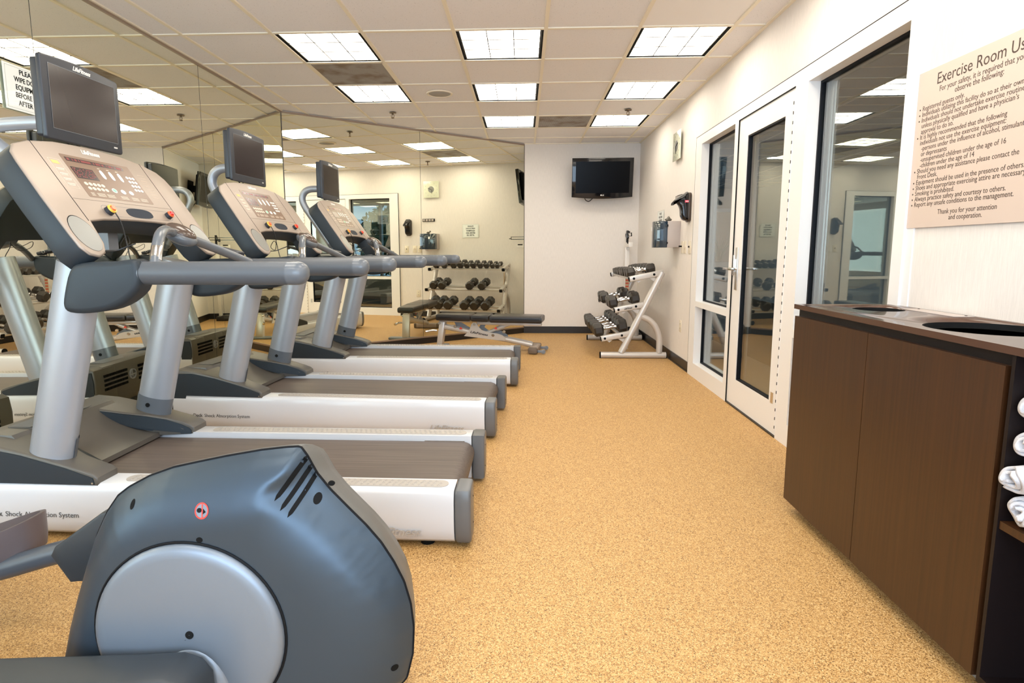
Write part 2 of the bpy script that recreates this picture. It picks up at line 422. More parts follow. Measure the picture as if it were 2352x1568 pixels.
# far wall, right wall with openings, left wall, angled wall, back wall
struct(MB().box(B.x-0.02, XR+0.12, YF, YF+0.12, 0, ZC+0.05), 'wall_far', WALL, 'cream vinyl wall behind the television')
z0, zt = 0.0, 2.155     # opening top of the storefront frame
mb = MB()
mb.box(XR, XR+0.14, YB-0.1, 2.50, 0, ZC+0.05)          # near part with the rules sign
mb.box(XR, XR+0.14, 5.40, YF, 0, ZC+0.05)              # far part
mb.box(XR, XR+0.14, 2.50, 5.40, zt, ZC+0.05)           # header
struct(mb, 'wall_right', WALL, 'cream vinyl wall holding the door and the rules sign')
struct(MB().box(XL-0.12, XL-0.012, YB-0.1, 6.2, 0, ZC+0.05), 'wall_left', WALL, 'wall behind the left mirror panels')
dAB = (B-A).normalized(); nAB = Vector((dAB.y, -dAB.x))   # towards the room
def ang(t, d, z): p = A + dAB*t + nAB*d; return Vector((p.x, p.y, z))
LAB = (B-A).length
mb = MB(); mb.prism([(-0.06, 0), (LAB+0.02, 0), (LAB+0.02, ZC+0.05), (-0.06, ZC+0.05)], lambda u, v, d: ang(u, d, v), -0.14, -0.012)
struct(mb, 'wall_angled', WALL, 'slanted wall behind the two angled mirror panels')
mb = MB(); mb.box(XL, XR, YB-0.1, YB, 0, 0.5).box(XL, XR, YB-0.1, YB, 2.4, ZC+0.05).box(XL, -2.0, YB-0.1, YB, 0.5, 2.4).box(1.4, XR, YB-0.1, YB, 0.5, 2.4)
struct(mb, 'wall_back', WALL, 'wall with a wide window behind the viewer')
# baseboards
struct(MB().box(B.x, XR, YF-0.008, YF, 0, 0.095).box(B.x, XR, YF-0.016, YF, 0, 0.01), 'baseboard_far', BASEB)
struct(MB().box(XR-0.008, XR, 5.40, YF, 0, 0.095).box(XR-0.016, XR, 5.40, YF, 0, 0.01), 'baseboard_right', BASEB)
struct(MB().box(XL-0.012, XL, YB, A.y, 0, 0.085), 'baseboard_left', BASEB)
mb = MB(); mb.prism([(0, 0), (LAB, 0), (LAB, 0.085), (0, 0.085)], lambda u, v, d: ang(u, d, v), -0.012, -0.002)
struct(mb, 'baseboard_angled', BASEB)

# ceiling: tiles + grid bars
LIGHTS = [(-3, 0), (-1, 0), (1, 0), (-3, 2), (-1, 2), (1, 2), (-1, 4), (1, 4),
          (-3, -2), (-1, -2), (1, -2), (-3, -4), (-1, -4), (1, -4), (-3, -6), (-1, -6), (1, -6), (-1, -8), (1, -8)]
VENTS = [(-3, 1), (0, 4)]
holes = set(LIGHTS) | set(VENTS)
mb = MB(); mb2 = MB(); mb3 = MB()
for i in range(-5, 3):
    for j in range(-10, 7):
        x0, x1 = GX+i*T, GX+(i+1)*T; y0, y1 = GY+j*T, GY+(j+1)*T
        xa, xb, ya, yb = max(x0, XL), min(x1, XR), max(y0, YB), min(y1, YF)
        if xb-xa < 0.01 or yb-ya < 0.01: continue
        if (i, j) in holes: continue
        (mb2 if (i, j) == (1, -1) else mb).box(xa, xb, ya, yb, ZC+0.008, ZC+0.02)
for i in range(-4, 3):
    x = GX+i*T; mb3.box(x-0.012, x+0.012, YB, YF, ZC, ZC+0.012)
for j in range(-9, 7):
    y = GY+j*T
    for i in range(-5, 3):
        xa, xb = max(GX+i*T+0.012, XL), min(GX+(i+1)*T-0.012, XR)
        if xb > xa: mb3.box(xa, xb, y-0.012, y+0.012, ZC+0.001, ZC+0.012)
mb3.box(XR-0.022, XR, YB, YF, ZC-0.002, ZC+0.01).box(B.x, XR, YF-0.022, YF, ZC-0.002, ZC+0.01).box(XL, XL+0.022, YB, A.y, ZC-0.002, ZC+0.01)
ceil = struct(mb, 'ceiling', TILE, 'suspended ceiling of speckled beige tiles')
mb2.build('replacement_tile', TILE_NEW, ceil, 'whiter ceiling tile near the right wall')
mb3.build('ceiling_grid', TBAR, ceil)
MB().box(XL-0.1, XR+0.1, YB-0.1, YF+0.1, ZC+0.16, ZC+0.2).build('ceiling_deck', BLACKM, ceil)
# ceiling lights
def make_light():
    t = thing('ceiling_light', 'x', 'ceiling light', group='recessed square ceiling lights')
    m = MB(); h = T/2-0.012
    for a, b_, c, d in ((-h, -h+0.012, -h, h), (h-0.012, h, -h, h), (-h, h, -h, -h+0.005), (-h, h, h-0.005, h)): m.box(a, b_, c, d, 0.006, 0.10)
    m.box(-h, h, -h, h, 0.095, 0.105)
    m.build('housing', BLACKM, t)
    k = h-0.021
    m = MB().box(-k, k, -h+0.007, h-0.007, 0.014, 0.018); m.build('diffuser', LAMPM, t)
    m = MB(); g = h-0.007
    for e in (-1, 1):
        m.box(e*k-0.003, e*k+0.003, -g, g, 0.008, 0.018)
        m.box(e*k/3-0.0032, e*k/3+0.0032, -g, g, 0.011, 0.014)
        m.box(-k, k, e*g/3-0.0030, e*g/3+0.0030, 0.011, 0.014)
    m.build('louver', LWHITE, t)
    return t
rows = {0: 'row nearest the viewer in the photo', 2: 'middle row', 4: 'row nearest the television wall'}
colsn = {-3: 'left', -1: 'centre', 1: 'right'}
L0 = make_light(); first = True
for i, j in LIGHTS:
    o = L0 if first else copy_tree(L0); first = False
    o.location = (GX+(i+.5)*T, GY+(j+.5)*T, ZC)
    if j >= 0: o['label'] = 'square nine-cell ceiling light, %s one of the %s' % (colsn[i], rows[j])
    else: o['label'] = 'square ceiling light outside the picture, %s column, %s' % (colsn[i], {-2: 'just above the top picture edge', -4: 'right above the viewer', -6: 'first row behind the viewer', -8: 'last row by the back window'}[j])
o = None
v0 = None
for (i, j), lb in zip(VENTS, ('grey perforated ceiling vent with brown dust between the two left ceiling lights', 'dusty perforated ceiling vent between the two farthest ceiling lights')):
    h = T/2-0.012
    v = thing('ceiling_vent', lb, 'air vent', (GX+(i+.5)*T, GY+(j+.5)*T, ZC))
    MB().box(-h+0.01, h-0.01, -h+0.01, h-0.01, 0.004, 0.008).build('perforated_panel', VENT, v)
    m = MB()
    for a, b_, c, d in ((-h, -h+0.012, -h, h), (h-0.012, h, -h, h), (-h, h, -h, -h+0.012), (-h, h, h-0.012, h)): m.box(a, b_, c, d, 0.001, 0.02)
    m.build('frame', TBAR, v)
sp = thing('ceiling_speaker', 'round grey ceiling speaker grille between the left and centre lights', 'speaker', (-0.781, 5.501, ZC))
MB().lathe([(0.001, 0.0), (0.095, -0.001), (0.10, 0.002), (0.10, 0.01)], (0,0,0)).build('grille', SPK, sp)
MB().lathe([(0.10, 0.004), (0.104, -0.003), (0.118, -0.002), (0.122, 0.006)], (0,0,0)).build('rim', TBAR, sp)
BRASS = mat('sprinkler_metal', (0.22, 0.15, 0.09), 0.35, 0.8)
sprk = thing('fire_sprinkler', 'small pendent fire sprinkler in front of the angled mirror ceiling line', 'sprinkler', (-1.378, 6.197, ZC), group='ceiling sprinklers')
MB().lathe([(0.012, 0.004), (0.012, -0.006), (0.036, -0.006), (0.038, 0.0), (0.03, 0.004)], (0,0,0), seg=20).build('escutcheon', BRASS, sprk)
m = MB().cyl((0,0,0), (0,0,-0.02), 0.009, seg=10)
m.tube([(0.008,0,-0.018), (0.016,0,-0.03), (0.012,0,-0.045), (0,0,-0.052)], 0.0028, 8, 4).tube([(-0.008,0,-0.018), (-0.016,0,-0.03), (-0.012,0,-0.045), (0,0,-0.052)], 0.0028, 8, 4)
m.cyl((0,0,-0.02), (0,0,-0.05), 0.0025, seg=8)
m.build('frame', BRASS, sprk)
MB().lathe([(0.001, -0.052), (0.016, -0.053), (0.017, -0.056), (0.001, -0.057)], (0,0,0), seg=16).build('deflector', BRASS, sprk)
s2 = copy_tree(sprk); s2.location = (1.069, 6.182, ZC); s2['label'] = 'small pendent fire sprinkler above the dumbbell rack side of the room'

# ------------------------------------------------------------------ mirrors
def mirror_left(y0, y1, label):
    t = thing('mirror_panel', label, 'mirror', (XL, y0, 0.085), group='wall mirror panels')
    MB().box(-0.010, 0.0, 0.0015, y1-y0-0.0015, 0, 2.488).build('mirror_glass', MIRROR, t)
    MB().box(-0.011, 0.0008, -0.0015, 0.0012, 0, 2.488).build('panel_edge', MEDGE, t)
mirror_left(1.47, 3.00, 'mirror panel on the left wall at the left picture edge, sign hanging near it')
mirror_left(3.00, 4.54, 'wide mirror panel on the left wall beside the nearest treadmill screen')
mirror_left(4.54, 6.058, 'mirror panel on the left wall nearest the slanted corner')
mirror_left(-0.06, 1.47, 'mirror panel on the left wall outside the picture, beside the viewer')
for a, b_, lb in ((0.004, 1.61, 'slanted mirror panel from the left corner to the seam, reflecting the glass door'), (1.61, LAB-0.004, 'slanted mirror panel beside the television wall, reflecting the dumbbell rack')):
    t = thing('mirror_panel', lb, 'mirror', group='wall mirror panels')
    m = MB(); m.prism([(a+0.0015, 0.085), (b_-0.0015, 0.085), (b_-0.0015, 2.573), (a+0.0015, 2.573)], lambda u, v, d: ang(u, d, v), -0.010, 0); m.build('mirror_glass', MIRROR, t)
    m = MB(); m.prism([(a, 0.085), (a+0.0025, 0.085), (a+0.0025, 2.573), (a, 2.573)], lambda u, v, d: ang(u, d, v), -0.011, 0.0008); m.build('panel_edge', MEDGE, t)
# trims along the mirrors
m = MB().box(XL-0.011, XL+0.008, YB, 6.058, 2.573, ZC)
struct(m, 'trim_1', JCH, 'brown metal channel on top of the left mirrors')
m = MB(); m.prism([(0, 2.573), (LAB, 2.573), (LAB, ZC), (0, ZC)], lambda u, v, d: ang(u, d, v), -0.011, 0.008)
struct(m, 'trim_2', JCH, 'metal channel on top of the slanted mirrors')
m = MB(); m.prism([(0, 0.075), (LAB, 0.075), (LAB, 0.092), (0, 0.092)], lambda u, v, d: ang(u, d, v), -0.002, 0.008)
m.box(XL, XL+0.006, YB, 6.05, 0.075, 0.092)
struct(m, 'trim_3', JCH, 'metal channel under the mirrors')
m = MB(); m.prism([(LAB-0.004, 0), (LAB+0.012, 0), (LAB+0.012, ZC), (LAB-0.004, ZC)], lambda u, v, d: ang(u, d, v), -0.012, 0.002)
struct(m, 'trim_4', MEDGE, 'dark edge strip where the slanted mirror meets the television wall')

# ------------------------------------------------------------------ storefront: sidelight, door, window
XF = XR - 0.018     # face of the white frame
XG = XR + 0.06      # glass plane
m = MB()
def fr(y0, y1, z0_, z1_, x0=XF, x1=XR+0.13): m.box(x0, x1, y0, y1, z0_, z1_)
fr(2.455, 5.405, 2.085, 2.155)        # head
fr(5.24, 5.405, 0, 2.085)             # far jamb
fr(4.368, 4.44, 0, 2.085)             # mullion sidelight/door
fr(3.345, 3.495, 0, 2.085)            # mullion door/window
fr(2.44, 2.507, 0, 2.085)             # near jamb
fr(4.44, 5.24, 0, 0.13); fr(4.44, 5.24, 0.652, 0.70)
fr(2.507, 3.345, 0, 0.13); fr(2.507, 3.345, 0.652, 0.70)
fr(2.507, 3.345, 2.07, 2.085); fr(4.44, 5.24, 2.078, 2.085)
m.box(XR-0.006, XR, 2.40, 2.455, 0, 2.155)
struct(m, 'trim_5', TRIMW, 'white storefront frame around the glass door and both windows')
m = MB(); m.box(XF-.001, XR, 2.44, 5.408, 2.1555, 2.1590).box(XF-.001, XR, 5.4055, 5.408, 0, 2.155)  # solid black strips, painted shade for the gaps at frame and door leaf
m.box(XR-0.0185, XR, 3.497, 4.370, 2.0825, 2.0865).box(XR-0.0185, XR, 4.3655, 4.3685, 0, 2.083)
struct(m, 'gap_shade_strip', LINE, 'dark strips standing in for the shadow gaps around the door leaf and the frame')
def pane(y0, y1, za, zb, name, parent=None):
    MB().box(XG, XG+0.006, y0+0.004, y1-0.004, za+0.004, zb-0.004).build(name, GLASS, parent)
def gasket(y0, y1, za, zb, parent, x=XG-0.012, w=0.010):
    q = MB()
    q.box(x, XG+0.02, y0, y0+w, za, zb).box(x, XG+0.02, y1-w, y1, za, zb).box(x, XG+0.02, y0+w, y1-w, za, za+w).box(x, XG+0.02, y0+w, y1-w, zb-w, zb)
    q.build('gasket', GASKET, parent)
def steel(y0, y1, za, zb, parent):
    q = MB(); q.m(ALU)
    q.box(XG+0.03, XG+0.045, y1-0.03, y1-0.008, za, zb).box(XG+0.05, XG+0.06, y1-0.05, y1-0.03, za, zb)
    q.build('glazing_stop', ALU, parent)
w1 = thing('window_1', 'tall two-pane sidelight left of the glass door', 'window', kind='structure')
del w1['category']
pane(4.44, 5.24, 0.70, 2.078, 'pane', w1); pane(4.44, 5.24, 0.13, 0.652, 'pane', w1)
gasket(4.44, 5.24, 0.70, 2.078, w1); gasket(4.44, 5.24, 0.13, 0.652, w1); steel(4.44, 5.24, 0.13, 2.07, w1)
w2 = thing('window_2', 'tall window right of the glass door, behind the cabinet', 'window', kind='structure')
del w2['category']
pane(2.507, 3.345, 0.70, 2.07, 'pane', w2); pane(2.507, 3.345, 0.13, 0.652, 'pane', w2)
gasket(2.507, 3.345, 0.70, 2.07, w2, w=0.014); gasket(2.507, 3.345, 0.13, 0.652, w2); steel(2.507, 3.345, 0.13, 2.06, w2)
d1 = thing('door_1', 'white framed glass door with a lever handle', 'door', kind='structure')
del d1['category']
m = MB(); XD = XR-0.010
m.box(XD, XD+0.045, 3.505, 3.625, 0.012, 2.082).box(XD, XD+0.045, 4.205, 4.364, 0.012, 2.082)
m.box(XD, XD+0.045, 3.625, 4.205, 0.012, 0.208).box(XD, XD+0.045, 3.625, 4.205, 1.948, 2.082)
m.build('door_leaf', TRIMW, d1)
q = MB().box(XD+0.018, XD+0.026, 3.63, 4.20, 0.212, 1.944); q.build('pane', GLASS, d1)
q = MB(); w = 0.010
for a in ((3.625, 3.635, 0.208, 1.948), (4.193, 4.205, 0.208, 1.948), (3.635, 4.193, 0.208, 0.218), (3.635, 4.193, 1.938, 1.948)):
    q.box(XD+0.004, XD+0.035, *a)
q.build('gasket', GASKET, d1)
q = MB().box(XD+0.03, XD+0.034, 4.13, 4.19, 0.22, 1.94); q.build('glazing_stop', ALU, d1)
q = MB().cyl((XD-0.004, 3.4995, 0.02), (XD-0.004, 3.4995, 2.06), 0.007, seg=10); q.build('hinge', TRIMW, d1)
q = MB()
for k in range(36): q.box(XD-0.0125, XD-0.010, 3.497, 3.502, 0.06+k*0.055, 0.078+k*0.055)
q.build('hinge_gap', INK, d1)
q = MB().box(XD-0.002, XD+0.02, 3.56, 3.600, 0.20, 0.27); q.build('latch_plate', ALU, d1)
q = MB(); q.rbox(XD-0.008, XD, 4.262, 4.308, 0.865, 1.175, 0.003)
q.build('handle_plate', ALU, d1)
q = MB(); q.cyl((XD-0.006, 4.285, 1.02), (XD-0.055, 4.285, 1.02), 0.010, seg=12)
q.rbox(XD-0.068, XD-0.044, 4.20, 4.40, 1.010, 1.030, 0.004)
q.build('lever_handle', CHROME, d1)
q = MB(); q.rbox(XD-0.022, XD-0.012, 4.300, 4.318, 0.97, 1.12, 0.003).box(XD-0.014, XD, 4.304, 4.314, 1.0, 1.09); q.build('pull', ALU, d1)
struct(MB().box(XR-0.02, XR+0.14, 3.495, 4.368, 0, 0.010), 'trim_6', BASEB, 'dark threshold under the glass door')
# back window
t = thing('window_3', 'wide window behind the viewer', 'window', kind='structure'); del t['category']
q = MB()
for a in (-2.0, -0.3-0.03, 1.34): q.box(a, a+0.06, YB-0.09, YB-0.01, 0.5, 2.4)
q.box(-2.0, 1.4, YB-0.09, YB-0.01, 0.5, 0.56).box(-2.0, 1.4, YB-0.09, YB-0.01, 2.34, 2.4)
q.build('window_frame', TRIMW, t)
MB().box(-2.0, 1.4, YB-0.06, YB-0.055, 0.5, 2.4).build('pane', GLASS, t)

# ------------------------------------------------------------------ hall beyond the glass
HX = XR+0.14
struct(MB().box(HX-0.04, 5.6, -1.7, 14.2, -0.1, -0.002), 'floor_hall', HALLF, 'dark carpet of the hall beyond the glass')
struct(MB().box(HX+0.02, HX+0.75, 1.0, 14.0, -0.004, 0.002), 'trim_7', HTILE, 'beige tile strip along the hall floor')
m = MB(); m.box(HX-0.02, 5.6, -1.7, 14.2, ZC+0.004, ZC+0.03)
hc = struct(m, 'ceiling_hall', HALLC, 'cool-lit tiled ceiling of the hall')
m = MB()
for i in range(0, 7): m.box(1.95+i*T-0.012, 1.95+i*T+0.012, -1.7, 14, ZC-0.002, ZC+0.006)
for j in range(-2, 24): m.box(HX, 5.5, j*T-0.012, j*T+0.012, ZC-0.001, ZC+0.006)
m.build('ceiling_grid', TBAR, hc)
m = MB(); m.box(5.5, 5.62, -1.7, 1.6, -0.1, 2.6).box(5.5, 5.62, 8.6, 14.2, -0.1, 2.6).box(5.5, 5.62, 1.6, 8.6, -0.1, 0.45).box(5.5, 5.62, 1.6, 8.6, 2.35, 2.6)
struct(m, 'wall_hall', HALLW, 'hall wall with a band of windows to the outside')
m = MB(); m.box(HX-0.04, 5.6, 14.0, 14.12, -0.1, 2.6).box(HX-0.04, 5.6, -1.7, -1.6, -0.1, 2.6)
struct(m, 'wall_hall_end', HALLW, 'far end wall of the hall')
m = MB()
for k in range(6): y = 1.6+k*1.4-0.03; m.box(5.5, 5.6, y, y+0.06, 0.45, 2.35)
m.box(5.5, 5.6, 1.6, 8.6, 0.45, 0.5).box(5.5, 5.6, 1.6, 8.6, 2.30, 2.35)
w4 = thing('window_4', 'band of windows on the far side of the hall', 'window', kind='structure'); del w4['category']
m.build('window_frame', TRIMW, w4)
MB().box(5.55, 5.556, 1.6, 8.6, 0.5, 2.3).build('pane', glass_mat('outer_glass', (0.9, 0.95, 0.98), 1.5), w4)
HLAMP = mat('hall_lamp_glow', (0.9, 0.9, 0.9), 0.5, 0, 0, 0, 0, 0, (1.0, 0.93, 0.84, 26.0))
for (x, y, lb) in ((2.55, 3.1, 'round downlight in the hall ceiling behind the tall window'), (2.55, 6.6, 'round downlight in the hall ceiling beyond the sidelight'), (3.9, 9.4, 'round downlight in the hall ceiling before the wood doors'), (3.6, 0.4, 'round downlight in the hall ceiling beside the cabinet side')):
    t = thing('hall_downlight', lb, 'ceiling light', (x, y, ZC+0.004), group='hall downlights')
    MB().lathe([(.001, -.003), (.09, -.003), (.09, 0)], (0, 0, 0), seg=24).build('lens', HLAMP, t)
    MB().lathe([(.09, -.001), (.093, -.008), (.11, -.006), (.112, 0)], (0, 0, 0), seg=24).build('rim', TRIMW, t)
# double door at the hall end
d2 = thing('door_2', 'wood panelled doors in a white frame at the end of the hall', 'door', kind='structure'); del d2['category']
WDP = mat('hall_door_wood', (0.55, 0.38, 0.24), 0.5)
m = MB()
for x in (3.55, 4.30, 5.05): m.box(x, x+0.08, 13.93, 14.0, 0, 2.12)
m.box(3.2, 5.4, 13.92, 14.0, 2.05, 2.13); m.build('door_frame', TRIMW, d2)
m = MB().box(3.63, 4.30, 13.95, 14.0, 0, 2.05).box(4.38, 5.05, 13.95, 14.0, 0, 2.05)
m.box(3.75, 4.18, 13.935, 13.95, 1.15, 1.9).box(3.75, 4.18, 13.935, 13.95, 0.2, 1.0).box(4.5, 4.93, 13.935, 13.95, 1.15, 1.9).box(4.5, 4.93, 13.935, 13.95, 0.2, 1.0)
m.build('door_leaf', WDP, d2)
# planter with grassy plant
pt_ = thing('planter', 'tall white planter standing in the hall behind the sidelight', 'planter', (2.62, 7.85, 0))
MB().m(mat('planter_white', (0.70, 0.78, 0.84), 0.4)).bprism([(-0.14, -0.14), (0.14, -0.14), (0.14, 0.14), (-0.14, 0.14)], lambda u, v, d: (u*(0.8+0.2*d), v*(0.8+0.2*d), d), 0, 1.0, 0.01).build('pot', None, pt_)
MB().box(-0.125, 0.125, -0.125, 0.125, 0.98, 1.003).build('soil', BASEB, pt_)
pg = thing('grass_plant', 'spiky green grass-like plant growing in the white hall planter', 'plant', (2.62, 7.85, 1.003))
m = MB(); rr = random.Random(3)
for k in range(70):
    a = rr.uniform(0, 2*pi); L = rr.uniform(0.22, 0.45); sp_ = rr.uniform(0.05, 0.32); w = rr.uniform(0.004, 0.008)
    P = [Vector((cos(a)*sp_*t_*t_+cos(a)*0.03, sin(a)*sp_*t_*t_+sin(a)*0.03, L*(t_-0.35*sp_*2*t_*t_))) for t_ in (0, .25, .5, .75, 1)]
    sd = Vector((-sin(a), cos(a), 0)); pr = None
    for i_, p in enumerate(P):
        ww = w*(1-i_/4.3); c = (m.bm.verts.new(p-sd*ww), m.bm.verts.new(p+sd*ww))
        if pr: m._f([pr[0], pr[1], c[1], c[0]], True)
        pr = c
m.build('leaves', LEAF, pg, fix=False)
# trees outside the hall windows
rr = random.Random(11)
def crown(m, cx, cy, cz, R, n):
    for k in range(n):
        a, b_ = rr.uniform(0, 2*pi), rr.uniform(-1, 1); q = math.sqrt(1-b_*b_); rad = R*rr.uniform(0.55, 1)
        c = Vector((cx+cos(a)*q*rad, cy+sin(a)*q*rad, cz+b_*rad*0.8)); u = Vector((rr.uniform(-1,1), rr.uniform(-1,1), rr.uniform(-1,1))).normalized(); v = u.orthogonal().normalized()
        s_ = rr.uniform(0.06, 0.13)
        m._f([m.bm.verts.new(c+u*s_), m.bm.verts.new(c+v*s_*0.6), m.bm.verts.new(c-u*s_), m.bm.verts.new(c-v*s_*0.6)])
for (x, y, h, R, lb) in ((8.2, 2.4, 1.6, 1.45, 'leafy tree outside the hall windows, the one nearest the viewer'), (8.9, 5.9, 1.5, 1.6, 'leafy tree outside the hall windows, the middle one'), (8.4, 9.5, 1.6, 1.4, 'leafy tree outside the hall windows, the farthest one')):
    t = thing('tree', lb, 'tree', (x, y, -0.1), group='trees outside the hall windows')
    m = MB(); crown(m, 0, 0, h, R, 3000); m.build('foliage', LEAFD, t, fix=False)
    MB().tube([(0,0,0), (0.05,0,h*0.5), (0,0.03,h)], [0.08, 0.06, 0.03], 8, 3).build('trunk', BASEB, t)
struct(MB().box(5.62, 16, -6, 16, -0.3, -0.1), 'floor_outside', mat('outside_ground', (0.2, 0.25, 0.15), 0.9), 'ground outside the hall windows')

# ================================================================== treadmills
CD = Vector((0.56, 0, -0.828)); CN = Vector((0.828, 0, 0.56)); CP = Vector((-1.705, 0, 1.605))
def con(t, s, d): p = CP + CD*s + CN*d; return (p.x, t, p.z)
def con_text(m, txt, size, t, s, width=None, **k):
    return m.text(txt, size, lambda u, v, d: con(t+u, s-v, 0.0008+d), width, **k)
def smooth_closed(P, sub=3):
    Q = []; n = len(P)
    for i in range(n):
        p0, p1, p2, p3 = [Vector((*P[(i+k) % n], 0)) for k in (-1, 0, 1, 2)]
        for k in range(sub):
            t = k/sub
            q = 0.5*((2*p1)+(p2-p0)*t+(2*p0-5*p1+4*p2-p3)*t*t+(3*p1-p0-3*p2+p3)*t**3); Q.append((q.x, q.y))
    return Q
def ell(cx_, cy_, a, b, n=28, sup=1.0):
    f = lambda v: math.copysign(abs(v)**sup, v)
    return [(cx_+a*f(cos(2*pi*i/n)), cy_+b*f(sin(2*pi*i/n))) for i in range(n)]
def rrect(x0, x1, y0, y1, r, n=4):
    P = []
    for cx_, cy_, a in ((x1-r, y1-r, 0), (x0+r, y1-r, pi/2), (x0+r, y0+r, pi), (x1-r, y0+r, 3*pi/2)):
        P += [(cx_+r*cos(a+k*pi/2/n), cy_+r*sin(a+k*pi/2/n)) for k in range(n+1)]
    return P
LOGO = 'LifeFitness'
def make_treadmill(lit=False):
    t = thing('treadmill', 'x', 'treadmill', group='treadmills in a row')
    prof = [(.118, .238), (.016, .238), (.006, .234), (.0, .222), (-.005, .19), (-.007, .13), (-.004, .08), (.006, .04), (.02, .024), (.118, .022)]
    PW = 0.78
    for side, nm in ((0, 'near'), (1, 'far')):
        f = (lambda u, v, d: (d, u, v)) if side == 0 else (lambda u, v, d: (d, PW-u, v))
        r_ = MB(); r_.prism(prof, f, -2.088, -0.066, True); rail = r_.build('side_rail', TWHITE, t, sharp=50)
        c_ = MB(); q = [((u-.06)*1.04+.06, (v-.13)*1.035+.13) for u, v in prof]
        c_.bprism(q, f, -0.064, 0.0, 0.012, 3); c_.build('end_cap', TCAP, t)
        c_ = MB()
        for zz in (0.075, 0.185): c_.cyl((-0.001, f(.085, 0, 0)[1], zz), (0.0015, f(.085, 0, 0)[1], zz), 0.004, seg=8)
        c_.build('screw', INK, t)
        p_ = MB(); yy = lambda u: u if side == 0 else PW-u
        p_.prism(rrect(-1.41, -0.095, 0.035, 0.102, 0.033, 8), lambda u, v, d: (u, yy(v), d), 0.2375, 0.2405)
        for k in range(50):
            for r in range(3):
                x = -1.375+k*0.0255+(r-1)*0.006
                if x < -1.385 or x > -0.12: continue
                p_.lathe([(.0068, .2403), (.0058, .2422), (.002, .2432)], (x, yy(0.049+r*0.0195), 0), seg=8)
        p_.build('foot_pad', TPAD, t)
        # post
        yc = 0.072 if side == 0 else PW-0.072
        b0 = Vector((-1.748, yc, 0.236)); b1 = Vector((-1.5275, yc, 1.105))
        m = MB(); m.cyl(b0, b1, 0.086, 0.086, 36, True, True, 0.70); post = m.build('upright', TSILV, t)
        m = MB()
        d = (b1-b0).normalized(); sg = 1 if side == 0 else -1
        def band(u, v, k=1.012):
            a = pi*u; c = b0 + d*(0.095+0.095*v)
            return c + Vector((cos(a)*0.086*k, sg*sin(a)*0.0602*k, -cos(a)*0.086*k*d.x/d.z))
        m.grid(16, 2, band); m.build('collar', ALU if False else TCAPM, post)
        m = MB(); c = b0+d*0.150; m.cyl(c+Vector((0, sg*0.055, 0)), c+Vector((0, sg*0.064, 0)), 0.011, seg=12); m.build('bolt', INK, post)
        m = MB(); m.prism(ell(-1.748, 0, 0.096, 0.066), lambda u, v, dd: (u, yc+v, dd), 0.237, 0.242); m.build('base_ring', TSILV, post)
        # shroud under handrail
        sh = smooth_closed([(-1.475, 1.085), (-1.43, 1.112), (-1.30, 1.118), (-1.215, 1.119), (-1.212, 1.03), (-1.26, .975), (-1.33, .94), (-1.42, .925), (-1.49, .927), (-1.512, .95), (-1.505, 1.0)], 3)
        ya, yb_ = (-0.058, 0.042) if side == 0 else (PW-0.042, PW+0.058)
        m = MB(); m.bprism(sh, lambda u, v, dd: (u, dd, v), ya, yb_, 0.022, 4); m.build('handrail_shroud', TDARK, t)
        # handrail
        yr = -0.008 if side == 0 else PW+0.008
        m = MB(); m.cyl((-1.235, yr, 1.073), (-0.665, yr, 1.073), 0.0435, seg=32); rail = m.build('handrail', TRAIL, t)
        m = MB(); m.cyl((-1.228, yr, 1.073), (-1.213, yr, 1.073), 0.0465, seg=32); m.build('collar', TCAPM, rail)
        m = MB(); pr = [(0.0438, 0)] + [(0.0438*cos(a)**0.7, 0.028+0.045*sin(a)) for a in [k*pi/16 for k in range(0, 8)]] + [(0.004, 0.0728), (0.0005, 0.073)]
        m.lathe(pr, (-0.665, yr, 1.073), 'x', 32); m.build('end_cap', TCAPM, rail)
    # hood: centre, shoulders, front
    cu = [(-1.92, .398)] + [(-1.92+0.27*k/9, .245+.153*(1-k/9)**1.75) for k in range(1, 10)]
    m = MB(); m.bprism([(-2.09, .07), (-2.10, .30), (-2.085, .392), (-2.06, .402)] + cu + [(-1.65, .222), (-2.0, .20), (-2.0, .07)], lambda u, v, d: (u, d, v), 0.10, 0.68, 0.002)
    hood = m.build('motor_hood', THOOD, t, sharp=30)
    def wid(u):      # the shoulders flare inwards around the uprights
        k = min(1, max(0, (-1.56-u)/0.34)); return 0.118+0.105*k*k*(3-2*k)
    for side in (0, 1):
        m = MB(); P = [(-2.09, .03), (-2.10, .30), (-2.09, .385), (-2.06, .401), (-1.95, .392), (-1.88, .379), (-1.80, .361), (-1.70, .336), (-1.62, .312), (-1.55, .292), (-1.505, .276), (-1.488, .262), (-1.486, .228), (-2.0, .228), (-2.0, .03)]
        def sh_(u, v, d, side=side):
            d *= wid(u)/0.118
            return (u, d if side == 0 else 0.78-d, v)
        m.m(THOOD); m.bprism(P, sh_, 0.003, 0.118, 0.007, 3); o = m.build('hood_shoulder', THOOD, t)
        # dark sides of the shoulders
        m = MB(); P2 = [(-2.08, .05), (-2.09, .30), (-2.08, .375), (-1.95, .378), (-1.80, .350), (-1.62, .302), (-1.55, .278), (-1.505, .262), (-1.500, .236), (-2.0, .236), (-2.0, .05)]
        ya = -0.001 if side == 0 else 0.775
        m.prism(P2, lambda u, v, d: (u, d, v), ya, ya+0.006); m.build('side_panel', TDARK, o)
        m = MB(); P3 = [(-1.90, .374), (-1.80, .352), (-1.70, .328), (-1.62, .304), (-1.55, .280), (-1.51, .262), (-1.500, .250), (-1.500, .232), (-1.64, .232)] + [(-1.65-0.25*k/6, .250+.12*(k/6)**1.7) for k in range(0, 6)]
